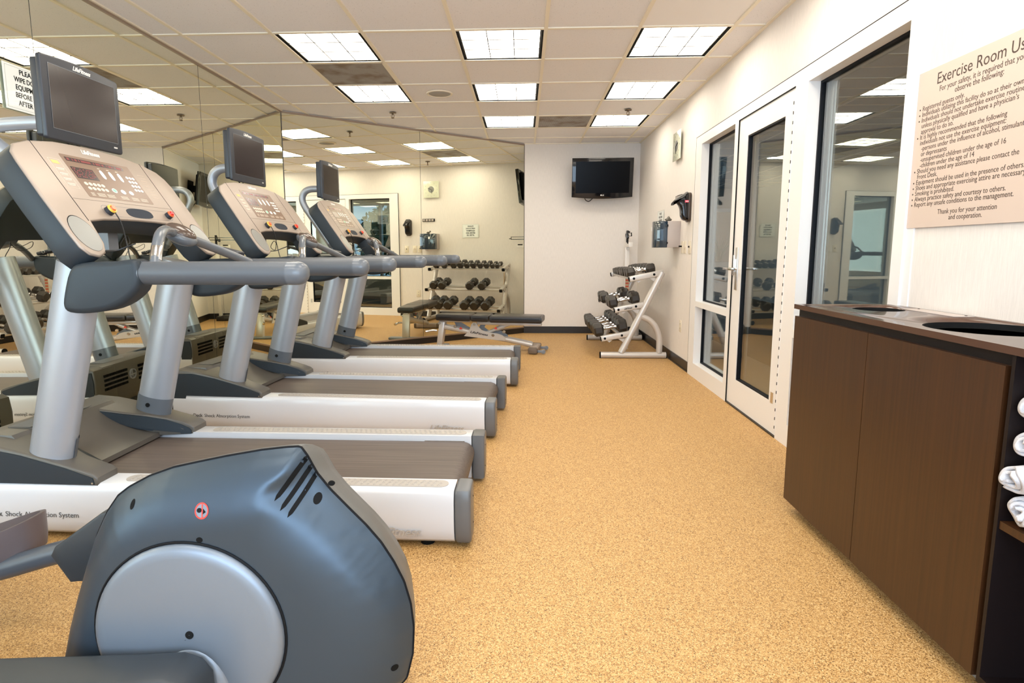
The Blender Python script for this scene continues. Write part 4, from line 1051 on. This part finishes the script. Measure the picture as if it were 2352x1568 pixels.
# rolled towels
def make_towel(seed):
    rr = random.Random(seed); m = MB(); R0 = .0425; turns = 2.1; N = 110; L = .30; J = 12
    ph = rr.uniform(0, 6); q1, q2, q3 = [rr.uniform(0, 6) for _ in range(3)]
    def P(i, j, off):
        t = i/N; a = ph+t*turns*2*pi; f = j/J
        r = .0185+(R0-.0185)*t+off + .0020*sin(2*a+q1+2*f)+.0012*sin(5*a+q2+3*f)
        e = max(0, 1-f*7)+max(0, f*7-6)      # rounded soft ends
        r -= .0035*e*e
        x = (f-.5)*L - (.016*(1-t)*(1-f*2 if f < .5 else 0)) - (.007*sin(2*a+q3) if j <= 1 else 0)
        return Vector((x, r*cos(a), r*sin(a)*.94))
    th = .0088
    A_ = [[m.bm.verts.new(P(i, j, 0)) for j in range(J+1)] for i in range(N+1)]
    B_ = [[m.bm.verts.new(P(i, j, -th)) for j in range(J+1)] for i in range(N+1)]
    for i in range(N):
        for j in range(J):
            m._f([A_[i][j], A_[i+1][j], A_[i+1][j+1], A_[i][j+1]], True); m._f([B_[i][j], B_[i][j+1], B_[i+1][j+1], B_[i+1][j]], True)
        for j in (0, J): m._f([A_[i][j], B_[i][j], B_[i+1][j], A_[i+1][j]], True)
    for i in (0, N):
        for j in range(J): m._f([A_[i][j], A_[i][j+1], B_[i][j+1], B_[i][j]], True)
    return m.build('rolled_towel', TOWEL, None, sharp=110)
zs = .4925; r = .0415
TW = [(-.004, 1.340, zs+r, 0.15, 1, 'white rolled towel lying on the shelf board, lowest of the pile by the cabinet door'),
      (-.026, 1.338, zs+r+.084, -.25, 2, 'white rolled towel second from the bottom, poking out farthest'),
      (-.006, 1.338, zs+r+.168, .1, 3, 'white rolled towel third from the bottom'),
      (-.002, 1.335, zs+r+.252, -.1, 4, 'white rolled towel on top of the visible pile')]
for dx, y, z, a, sd, lb in TW:
    o = make_towel(sd); o.location = (1.335+dx, y, z); o.rotation_euler = (a*4, 0, a*.15); tag(o, lb, 'towel', 'rolled white towels on the cabinet shelf')
for k, (y, z, lb) in enumerate(((1.245, zs+r, 'white rolled towel in the bottom row, farther inside the bay'), (1.243, zs+r+.084, 'white rolled towel in the middle row, farther inside the bay'), (1.246, zs+r+.168, 'white rolled towel in the upper row, farther inside the bay'))):
    o = make_towel(10+k); o.location = (1.335, y, z); o.rotation_euler = (k*1.7, 0, 0); tag(o, lb, 'towel', 'rolled white towels on the cabinet shelf')

# ================================================================== wall signs
sg = thing('wall_sign', 'beige sign with exercise room rules on the right wall', 'sign', (XR-0.006, 2.131, 1.241))
MB().box(-0.003, 0.005, -.325, .325, 0, .60).build('sign_panel', SIGNM, sg)
def st(m, txt, y, z, size, width=None, align='LEFT', k=0.0):
    return m.text(txt, size, lambda u, v, d: (-0.0031-d*.4, y-2.131-u, z-1.241+v), width, align=align, bold=k)
m = MB()
st(m, 'Exercise Room Use', 2.131, 1.776, .060, .41, 'CENTER')
st(m, 'For your safety, it is required that you', 2.131, 1.746, .029, .375, 'CENTER'); st(m, 'observe the following:', 2.131, 1.722, .029, .215, 'CENTER')
Ls = ['\u2022 Registered guests only.', '\u2022 Individuals utilizing this facility do so at their own risk.', '\u2022 Individuals should not undertake exercise routines', '   unless physically qualified and have a physician\u2019s', '   approval to do so.', '\u2022 It is highly recommended that the following', '   individuals not use the exercise equipment:', '     -persons under the influence of alcohol, stimulants', '     or depressants', '     -unsupervised children under the age of 16', '     -children under the age of 14', '\u2022 Should you need any assistance please contact the', '   Front Desk.', '\u2022 Equipment should be used in the presence of others.', '\u2022 Shoes and appropriate exercising attire are necessary.', '\u2022 Smoking is prohibited.', '\u2022 Always practice safety and courtesy to others.', '\u2022 Report any unsafe conditions to the management.']
for k, s_ in enumerate(Ls):
    z = 1.6925-k*.0217
    s2_ = s_
    ind = len(s2_)-len(s2_.lstrip(' ')); y = 2.418-ind*.0052
    s3 = s2_.strip(); bul = s3.startswith('\u2022')
    if bul:
        m.prism(ell(0, 0, .0032, .0032, 12), lambda u, v, d, y=y, z=z: (-.0031-d, y-2.131+u, z-1.241+.007+v), 0, .0006); y -= .013; s3 = s3[2:]
    m.text(s3, .0262, lambda u, v, d, y=y, z=z: (-0.0031-d*.4, y-2.131-u*.895, z-1.241+v))
st(m, 'Thank you for your attention', 2.131, 1.288, .0262, .275, 'CENTER'); st(m, 'and cooperation.', 2.131, 1.265, .0262, .155, 'CENTER')
m.build('sign_lettering', SIGNT, sg)
ACR = glass_mat('clear_acrylic', (0.985, 0.995, 0.99), 1.12)
def wipe_sign(name_lb, loc, rz):
    t = thing('paper_sign', name_lb, 'sign', loc, rz)
    MB().box(-.142, .142, -.0015, 0, 0, .218).build('paper', PAPER, t)
    MB().box(-.152, .152, -.0055, -.0035, -.006, .226).box(-.152, .152, 0.0005, .003, -.006, .226).build('acrylic_holder', ACR, t)
    m = MB()
    for k, s_ in enumerate(('PLEASE', 'WIPE DOWN', 'EQUIPMENT', 'BEFORE AND', 'AFTER USE')):
        m.text(s_, .034, lambda u, v, d, k=k: (u, -.0016-d, .178-k*.0375+v), [.100, .165, .155, .162, .138][k], align='CENTER', bold=.0006)
    m.build('lettering', INK, t)
    m = MB()
    for a in ((-.130, .130, .010, .0107), (-.130, .130, .2073, .208), (-.130, -.1293, .010, .208), (.1293, .130, .010, .208)): m.box(a[0], a[1], -.0019, -.0015, a[2], a[3])
    m.build('border_line', INKG, t)
    return t
# left mirror: readable from the room, i.e. its front faces +x
wipe_sign('white printed wipe-down notice on the left mirror, half hidden by the nearest screen', (XL+.008, 2.935, 1.846), pi/2)
wipe_sign('white printed wipe-down notice on the right wall beyond the towel dispenser', (XR-.006, 6.74, 1.38), -pi/2)

# ================================================================== wall fittings on the right wall
ck = thing('wall_clock', 'square frosted-glass wall clock high on the right wall', 'clock', (XR, 6.04, 2.20))
MB().rbox(-.034, -.026, -.14, .14, -.14, .14, .002).build('glass_plate', CLOCKG, ck)
MB().lathe([(.001, -.037), (.052, -.037), (.054, -.0345)], (0,0,0), 'x', 32).build('centre_disc', CUPM, ck)
m = MB()
for k in range(12):
    a = k*pi/6; m.box(-.0355, -.034, .112*cos(a)-.002, .112*cos(a)+.002, .112*sin(a)-.005, .112*sin(a)+.005)
m.build('hour_marks', TCAPM, ck)
m = MB(); m.tube([(-.039, 0, 0), (-.039, -.055, .022)], .0035, 6, 1).tube([(-.04, .012, 0), (-.04, .014, -.075)], .0025, 6, 1); m.build('hands', INK, ck)
MB().cyl((-.028, 0, 0), (0, 0, 0), .04, seg=20).build('mount', CUPM, ck)

sd = thing('soap_dispenser', 'glossy black hook-shaped soap dispenser with a red label beside the sidelight', 'dispenser', (XR, 5.60, 1.56))
m = MB(); m.bprism(rrect(-.058, .058, -.135, .135, .03, 5), lambda u, v, d: (d, u, v), -.03, 0, .008, 3); m.build('back_plate', mat('dispenser_brown_plate', (0.05, 0.032, 0.022), 0.3), sd)
prof = [(-.02, .128), (-.06, .125), (-.10, .105), (-.135, .078), (-.165, .045), (-.172, .018), (-.155, .020), (-.135, .036), (-.118, .030), (-.10, .004), (-.088, -.035), (-.085, -.075), (-.065, -.115), (-.03, -.128), (-.015, -.12)]
m = MB(); m.bprism(smooth_closed(prof, 2), lambda u, v, d: (u, d*(1.0 if u > -.09 else .8), v), -.052, .052, .022, 4); bd = m.build('body', GLB, sd)
m = MB(); m.box(-.062, -.018, -.0545, -.0515, .040, .062); m.build('label', mat('label_pink_red', (0.75, 0.06, 0.12), 0.4), bd)
m = MB(); m.box(-.056, -.024, -.0552, -.0545, .048, .054); m.build('label_print', WHITEP, bd)
td = thing('towel_dispenser', 'paper towel dispenser with smoked dark front and grey sides on the right wall', 'dispenser', (XR, 6.03, 1.185))
m = MB(); m.rbox(-.135, 0, -.14, .14, 0, .262, .004); m.build('back_case', GREYP, td)
m = MB(); P = [(-.14, -.13)] + [(-.14+.28*k/12, -.205-.045*sin(pi*k/12)) for k in range(13)] + [(.14, -.13)]
m.bprism([(a, b) for a, b in P], lambda u, v, d: (v, u, d), -.002, .262, .006, 3); fc = m.build('smoked_cover', SMOKE, td)
m = MB(); m.box(-.155, -.125, -.145, -.139, .035, .055).box(-.155, -.125, -.145, -.139, .205, .228); m.build('cover_clip', GLB, td)
m = MB(); m.box(-.248, -.243, .03, .06, .17, .21); m.build('arrow_sticker', PAPER, fc)
bf = thing('crumpled_bag', 'small dark crumpled bag lying on top of the towel dispenser', 'bag', (XR-.10, 6.0, 1.447))
m = MB(); m.sphere((0, 0, .018), .02, 1.6, 1.5, .9, 10, 6).sphere((.01, .03, .035), .014, 1.2, 1.2, 1.3, 8, 5); 
for v in m.bm.verts: v.co += Vector((rr.uniform(-.005, .005), rr.uniform(-.005, .005), 0 if v.co.z < .004 else rr.uniform(-.004, .006)))
m.build('plastic_film', mat('bag_olive_film', (0.10, 0.09, 0.07), 0.25), bf)
kb = thing('key_rack', 'small black bar with square badges on the wall above the towel dispenser', 'wall bar', (XR, 5.975, 1.66))
MB().rbox(-.014, 0, -.115, .115, 0, .048, .003).build('bar', GLB, kb)
m = MB()
for k in range(4): m.box(-.0152, -.0138, -.105+k*.053, -.065+k*.053, .008, .040)
m.build('badges', GREYP, kb)
def plate(y, z, w, h, label, kind):
    t = thing('wall_plate' if kind != 'outlet' else 'wall_outlet', label, 'switch' if kind != 'outlet' else 'outlet', (XR, y, z))
    MB().rbox(-.006, 0, -w/2, w/2, -h/2, h/2, .002).build('plate', IVORY, t)
    if kind == 'toggle': MB().rbox(-.018, -.005, -.005, .005, -.004, .012, .001).build('toggle', INK, t)
    if kind == 'knob': m = MB(); m.cyl((-.005, .015, .01), (-.034, .015, .01), .008, seg=12); m.build('knob', INK, t)
    if kind == 'yellow': MB().cyl((-.005, 0, 0), (-.012, 0, 0), .018, seg=16).build('dial', CREAM, t)
    if kind == 'outlet':
        m = MB()
        for s_ in (-1, 1):
            m.box(-.0068, -.0058, -.008, -.005, s_*.022-.006, s_*.022+.006).box(-.0068, -.0058, .005, .008, s_*.022-.006, s_*.022+.006)
        m.build('slots', INKG, t)
    return t
plate(5.545, 1.185, .075, .12, 'ivory toggle switch plate closest to the sidelight frame', 'toggle')
plate(5.70, 1.185, .075, .12, 'ivory dial plate, middle of the three switch plates', 'yellow')
plate(5.795, 1.185, .075, .12, 'ivory plate with a black knob next to the towel dispenser', 'knob')
plate(5.755, .405, .075, .12, 'ivory power outlet low on the right wall', 'outlet')

# ================================================================== television on the far wall
tv = thing('television', 'black flat television mounted high on the far wall', 'television', (1.035, 7.86, 2.118))
tv.rotation_euler = (math.radians(7), 0, math.radians(-1))
W2, H2 = .40, .25
bot = [(-W2+.8*k/14, -H2-.022*sin(pi*k/14)) for k in range(15)]
m = MB(); m.bprism(bot+[(W2, H2), (-W2, H2)], lambda u, v, d: (u, d, v), -.095, -.045, .006, 3); tb = m.build('bezel', TVB, tv)
m = MB(); m.rbox(-.34, .34, -.046, -.005, -.20, .21, .02); m.build('back_cover', BLACKM, tv)
m = MB(); m.box(-.352, .352, -.0965, -.0945, -.198, .205); m.build('screen', TVS, tv)
m = MB(); m.text('LG', .020, lambda u, v, d: (u+.004, -.0955-d, -.232+v), .020, bold=.0006); m.lathe([(.001, -.0962), (.009, -.0962), (.009, -.094)], (-.012, 0, -.225), 'y', 16); m.build('maker_mark', WHITEP, tv)
m = MB(); m.box(-.12, .12, -.01, .03, -.12, .12).box(-.05, .05, .02, .17, -.05, .05).box(-.12, .12, .165, .172, -.12, .12)
m.build('wall_bracket', BLACKM, tv)
m = MB(); m.tube([(-.2, 0, -.2), (-.21, .05, -.28), (-.15, .08, -.31), (-.08, .07, -.24)], .006, 6, 5); m.build('cable', CORD, tv)
tv.location = (1.035, 7.875, 2.118)

# ================================================================== physician scale
sc = thing('physician_scale', 'white upright balance-beam scale standing in the far corner behind the rack', 'scale', (1.385, 7.72, 0))
m = MB(); m.rbox(-.165, .165, -.22, .12, .0, .075, .008); m.box(-.15, .15, -.20, .05, .075, .082); m.build('platform', BASEB, sc)
m = MB(); m.rbox(-.03, .03, .06, .11, .07, 1.20, .006); m.build('post', SCALEW, sc)
m = MB(); m.rbox(-.02, .035, -.12, .18, 1.20, 1.262, .005); m.build('beam_cover', SCALEW, sc)
m = MB(); m.box(-.012, .0, -.22, .20, 1.335, 1.345).box(-.012, 0, -.22, .20, 1.375, 1.383).box(-.012, 0, -.22, -.212, 1.335, 1.383).box(-.012, 0, .19, .20, 1.335, 1.383).cyl((-.006, -.25, 1.35), (-.006, -.22, 1.35), .006, seg=8).rbox(-.022, .01, .02, .05, 1.31, 1.36, .003).rbox(-.022, .01, .06, .10, 1.32, 1.395, .003).rbox(-.018, .012, .07, .10, 1.26, 1.42, .003).cyl((-.02, .085, 1.40), (.03, .085, 1.40), .012, seg=10)
m.build('balance_beam', GLB, sc)
m = MB(); m.box(-.024, -.020, -.10, -.02, 1.245, 1.262); m.build('scale_lettering', INK, sc)
m = MB(); m.cyl((.0, .05, 1.185), (.0, .055, 1.185), .022, seg=18); m.build('maker_badge', CHROME, sc)

# ================================================================== dumbbell rack
Y1, Y2 = 6.16, 7.44
rk = thing('dumbbell_rack', 'silver three-shelf rack holding black dumbbells near the far right corner', 'rack', (0.83, Y1, 0))
X0 = .83
def rx(p, y): return (p[0]-X0, y, p[1])
ARMS = [((.835, .209), (1.141, .268)), ((.972, .519), (1.284, .582)), ((1.12, .850), (1.478, .924))]
for y in (0.0, Y2-Y1):
    m = MB()
    m.tube([rx((1.056, .06), y), rx((1.466, .925), y)], .036, 16, 1); fr_ = m.build('frame_post', RACKM, rk)
    m = MB(); m.tube([rx((1.262, .455), y), rx((1.35, .412), y), rx((1.42, .33), y), rx((1.458, .215), y), rx((1.463, .06), y)], .033, 16, 5); m.build('curved_leg', RACKM, rk)
    m = MB(); m.cyl(rx((.835, .034), y), rx((1.535, .034), y), .034, seg=18); ft = m.build('floor_tube', RACKM, rk)
    m = MB(); m.cyl(rx((.826, .034), y), rx((.836, .034), y), .0345, seg=18).cyl(rx((1.534, .034), y), rx((1.541, .034), y), .0345, seg=18); m.build('end_plug', BLACKM, ft)
    for (p, q) in ARMS:
        a, b = Vector(rx(p, y)), Vector(rx(q, y)); d = (b-a).normalized(); n = Vector((-d.z, 0, d.x))
        m = MB(); P = [(0, -.030), ((b-a).length, -.030), ((b-a).length, .030), (0, .030)]
        m.bprism(P, lambda u, v, w: a+d*u+n*v+Vector((0, w, 0)), -.028, .028, .012, 3); ar = m.build('shelf_arm', RACKM, rk)
        m = MB(); m.prism(rrect(-.026, .026, -.024, .024, .010), lambda u, v, w: a+d*w+n*v+Vector((0, u, 0)), -.004, .003)
        for f in (.13, .72): c = a.lerp(b, f); m.cyl(c+Vector((0, -.030, 0)), c+Vector((0, -.0275, 0)), .013, seg=14).cyl(c+Vector((0, .0275, 0)), c+Vector((0, .030, 0)), .013, seg=14)
        m.build('plug', BLACKM, ar)
        m = MB(); e = a.lerp(b, .88); g = Vector((.075, 0, -.11))
        m.prism([(0, 0), (.10, 0), (.115, -.12), (.085, -.07), (.055, -.035)], lambda u, v, w: a.lerp(b, .58)+Vector((u, w, v-.028)), -.004, .004)
        m.prism([(0, 0), (.06, 0), (.03, -.025)], lambda u, v, w: a.lerp(b, .20)+Vector((u, w, v-.026)), -.004, .004); m.build('gusset', RACKM, ar)
for (p, q) in ARMS:
    a, b = Vector(rx(p, 0)), Vector(rx(q, 0)); d = (b-a).normalized(); n = Vector((-d.z, 0, d.x))
    for f in (.13, .72):
        c = a.lerp(b, f)
        m = MB(); m.rbox(-.030, .030, .0, Y2-Y1, -.012, .012, .005, Matrix.Translation(c) @ Matrix.Rotation(-math.atan2(d.z, d.x), 4, 'Y')); m.build('shelf_rail', RACKM, rk)
m = MB(); m.text(LOGO, .030, lambda u, v, w: (1.072-X0+u, -.0285-w, .527+v+u*.19), .085, shear=.3, bold=.0005); m.build('rack_logo', INK, rk)
m = MB(); m.m(mat('label_tan', (0.75, 0.52, 0.30), 0.5)); m.box(1.120-X0+.18, 1.165-X0+.18, Y2-Y1-.04, Y2-Y1-.037, .60, .80)
m.m(WARNR)
for k in range(5): m.box(1.302-X0, 1.343-X0, Y2-Y1-.0415, Y2-Y1-.04, .612+k*.04, .626+k*.04)
m.build('warning_label', None, rk)
# dumbbells
ang_ = math.atan2(.059, .306)
def make_dumbbell(R, hl, L, sides):
    t = thing('dumbbell', 'x', 'dumbbell')
    for s_ in (-1, 1):
        m = MB()
        x1 = s_*L/2; x0 = s_*(L/2-hl); c = .74 if sides > 6 else .80
        rings = [(x0, R*.62), (x0+s_*hl*.10, R*.86), (x0+s_*hl*.20, R), (x1-s_*hl*.16, R), (x1, R*c)]
        pr = None
        for x, r in rings:
            v = m.ring([(x, r*cos(2*pi*k/sides+pi/2+pi/sides), r*sin(2*pi*k/sides+pi/2+pi/sides)) for k in range(sides)])
            if pr: m.bridge(pr, v, False)
            else: m._f(v)
            pr = v
        m._f(pr[::-1])
        h = m.build('weight_head', RUB, t, sharp=10)
    m = MB(); gl = L-2*hl
    m.lathe([(.012, -gl/2), (.0185, -gl/2+.006), (.0185, -gl/2+.018), (.0135, -gl/2+.028), (.0155, -gl/4), (.018, 0), (.0155, gl/4), (.0135, gl/2-.028), (.0185, gl/2-.018), (.0185, gl/2-.006), (.012, gl/2)], (0,0,0), 'x', 16)
    m.build('handle', CHROME, t)
    return t
ordw = ['first', 'second', 'third', 'fourth', 'fifth', 'sixth', 'seventh', 'eighth', 'ninth', 'tenth']
SHELF = [('bottom', [.065, .19, .33, .565, .71, .865], .079, .105, .36, 8, 0), ('middle', [.07, .195, .60, .775], .070, .098, .335, 8, 1),
         ('top', [.055, .175, .315, .415, .510, .605, .705, .795, .880, .950], .056, .088, .30, 6, 2)]
shl = Y2-Y1-.10
for nm, fr2, R, hl, L, sides, ai in SHELF:
    a, b = Vector((ARMS[ai][0][0], 0, ARMS[ai][0][1])), Vector((ARMS[ai][1][0], 0, ARMS[ai][1][1])); d = (b-a).normalized(); n = Vector((-d.z, 0, d.x))
    cache = {}
    for k, f in enumerate(fr2):
        if ai == 2: g = {0: 1.04, 1: 1.0, 2: 1.0, 3: .98, 4: .84, 5: .90, 6: .84, 7: .82, 8: .70, 9: .68}[k]
        else: g = 1.0
        key = round(g, 2)
        if key in cache: o = copy_tree(cache[key])
        else: o = make_dumbbell(R*g, hl*(.6+.4*g), L*(.7+.3*g), sides); cache[key] = o
        Rr = R*g*cos(pi/sides)
        if ai == 2 and k > 0: pass
        c = a.lerp(b, .425) + n*(Rr+.0125)
        o.location = (c.x, Y1+.05+f*shl, c.z); o.rotation_euler = (0, -ang_, 0)
        what = 'hexagonal black rubber dumbbell' if sides == 6 else ('large black dumbbell' if ai == 0 else 'medium black dumbbell')
        o['label'] = '%s on the %s shelf of the rack, %s from the near end' % (what, nm, ordw[k])
        o['group'] = 'dumbbells on the %s shelf' % nm

# ================================================================== weight bench
bn = thing('weight_bench', 'adjustable weight bench with three black pads on a silver frame', 'bench', (-0.375, 6.60, 0), math.radians(-9))
bn.scale = (1.055, 1.04, 0.935)
OXB = -0.36
def bx(x): return x-OXB
m = MB(); 
def padm(x0, x1, w0, w1, z0_=.372, z1_=.452):
    q = MB(); P = [(bx(x0), -w0), (bx(x1), -w1), (bx(x1), w1), (bx(x0), w0)]
    q.bprism(P, lambda u, v, d: (u, v, d), z0_, z1_, .024, 4)
    return q
p1 = padm(-.965, -.570, .10, .13, .372, .455).build('seat_pad', PADM, bn, 'long black vinyl pad at the left end')
p2 = padm(-.560, -.365, .13, .14, .372, .455).build('seat_pad', PADM, bn, 'short middle pad')
p3 = padm(-.350, .215, .14, .14, .365, .452).build('back_pad', PADM, bn)
for (x0, x1, w, pr_) in ((-.960, -.575, .112, p1), (-.555, -.370, .137, p2), (-.345, .210, .142, p3)):
    q = MB(); q.tube([(bx(x0)+.02, -w, .414), (bx(x1)-.02, -w, .414)], .0025, 6, 1); q.build('piping', BLACKM, pr_)
q = MB(); q.rbox(bx(-.52), bx(.20), -.03, .03, .322, .366, .010); q.build('pad_beam', RACKM, bn)
q = MB(); q.rbox(bx(-.95), bx(-.60), -.03, .03, .352, .372, .005); q.build('seat_beam', RACKM, bn)
q = MB(); q.tube([(bx(-.90), 0, .29), (bx(-.70), 0, .25), (bx(-.40), 0, .185), (bx(-.1), 0, .13), (bx(.10), 0, .085)], .036, 16, 4); mb_ = q.build('main_beam', RACKM, bn)
q = MB(); q.rbox(-.032, .032, -.045, .045, 0, .36, .010, Matrix.Translation((bx(-.955), 0, 0)) @ Matrix.Rotation(math.radians(7), 4, 'Y')); q.build('rear_post', RACKM, bn)
q = MB(); q.rbox(bx(-1.0), bx(-.90), -.22, .22, 0, .035, .012); q.build('rear_foot', BRKT, bn)
q = MB(); q.tube([(bx(-.97), -.05, .24), (bx(-1.02), -.07, .245), (bx(-1.06), -.09, .235)], .013, 10, 3); q.cyl((bx(-1.06), -.09, .235), (bx(-1.085), -.10, .23), .016, seg=10); q.build('handle', CHROME, bn)
q = MB(); q.prism([(bx(-.66), .18), (bx(-.60), .25), (bx(-.575), .33), (bx(-.555), .352), (bx(-.525), .352), (bx(-.50), .31), (bx(-.46), .26), (bx(-.38), .235), (bx(-.28), .222), (bx(-.23), .205), (bx(-.19), .17), (bx(-.20), .135), (bx(-.30), .14)], lambda u, v, d: (u, d, v), -.045, -.038)
q.build('side_bracket', RACKM, bn)
q = MB(); q.text(LOGO, .040, lambda u, v, d: (bx(-.590)+u, -.0455-d, .222+v-u*.17), .200, shear=.3, bold=.0008); q.build('bench_logo', INK, bn)
q = MB(); q.prism([(bx(-.78), .345), (bx(-.70), .345), (bx(-.60), .28), (bx(-.52), .23), (bx(-.70), .27), (bx(-.76), .30)], lambda u, v, d: (u, d, v), .0, .008)
q.prism([(bx(-.48), .34), (bx(-.42), .335), (bx(-.44), .29), (bx(-.40), .255), (bx(-.25), .25), (bx(-.18), .20), (bx(-.16), .15), (bx(-.25), .16), (bx(-.42), .22), (bx(-.50), .28)], lambda u, v, d: (u, d, v), .01, .018)
q.build('link_plate', BRKT, bn)
q = MB(); q.cyl((bx(-.42), 0, .215), (bx(-.14), 0, .345), .022, seg=14).cyl((bx(-.30), 0, .27), (bx(-.22), 0, .31), .030, seg=14); q.build('adjuster_tube', RACKM, bn)
for x, z in ((-.94, .335), (-.54, .330), (-.76, .30), (-.33, .20), (-.21, .245)): MB().cyl((bx(x), -.052, z), (bx(x), -.035, z), .017, seg=16).build('pivot_bolt', CHROME, bn)
q = MB(); q.cyl((bx(-.92), -.02, .305), (bx(-.77), -.02, .305), .010, seg=10); q.build('link_rod', RACKM, bn)
q = MB()
for x, z in ((-.695, .265), (-.30, .275)): q.prism([(bx(x)-.02, z), (bx(x)+.02, z), (bx(x), z+.032)], lambda u, v, d: (u, d, v), -.0475, -.046)
q.build('warning_triangle', WARNR, bn)
q = MB(); q.cyl((bx(-.16), -.0, .165), (bx(.09), -.0, .115), .016, seg=12); q.build('sub_beam', RACKM, bn)
q = MB(); q.bprism(rrect(-.048, .048, -.036, .036, .02, 5), lambda u, v, d: (bx(.125)+u, d, .046+v), -.16, .16, .006, 2); ff = q.build('front_foot', mat('foot_tan_cover', (0.36, 0.29, 0.24), 0.5), bn)
q = MB(); q.bprism(rrect(-.050, .050, -.038, .038, .02, 5), lambda u, v, d: (bx(.125)+u, d, .046+v), -.185, -.145, .008, 2); fcm = mat('foot_cap_brown', (0.14, 0.10, 0.07), 0.5); q.build('foot_cap', fcm, ff)
q = MB(); q.bprism(rrect(-.050, .050, -.038, .038, .02, 5), lambda u, v, d: (bx(.125)+u, d, .046+v), .145, .185, .008, 2); q.build('foot_cap', fcm, ff)
for y in (-.13, .13):
    q = MB(); q.cyl((bx(.235), y-.012, .030), (bx(.235), y+.012, .030), .024, seg=18); q.rbox(bx(.165), bx(.238), y-.017, y-.012, .018, .05, .002); q.build('wheel', BRKT, bn)
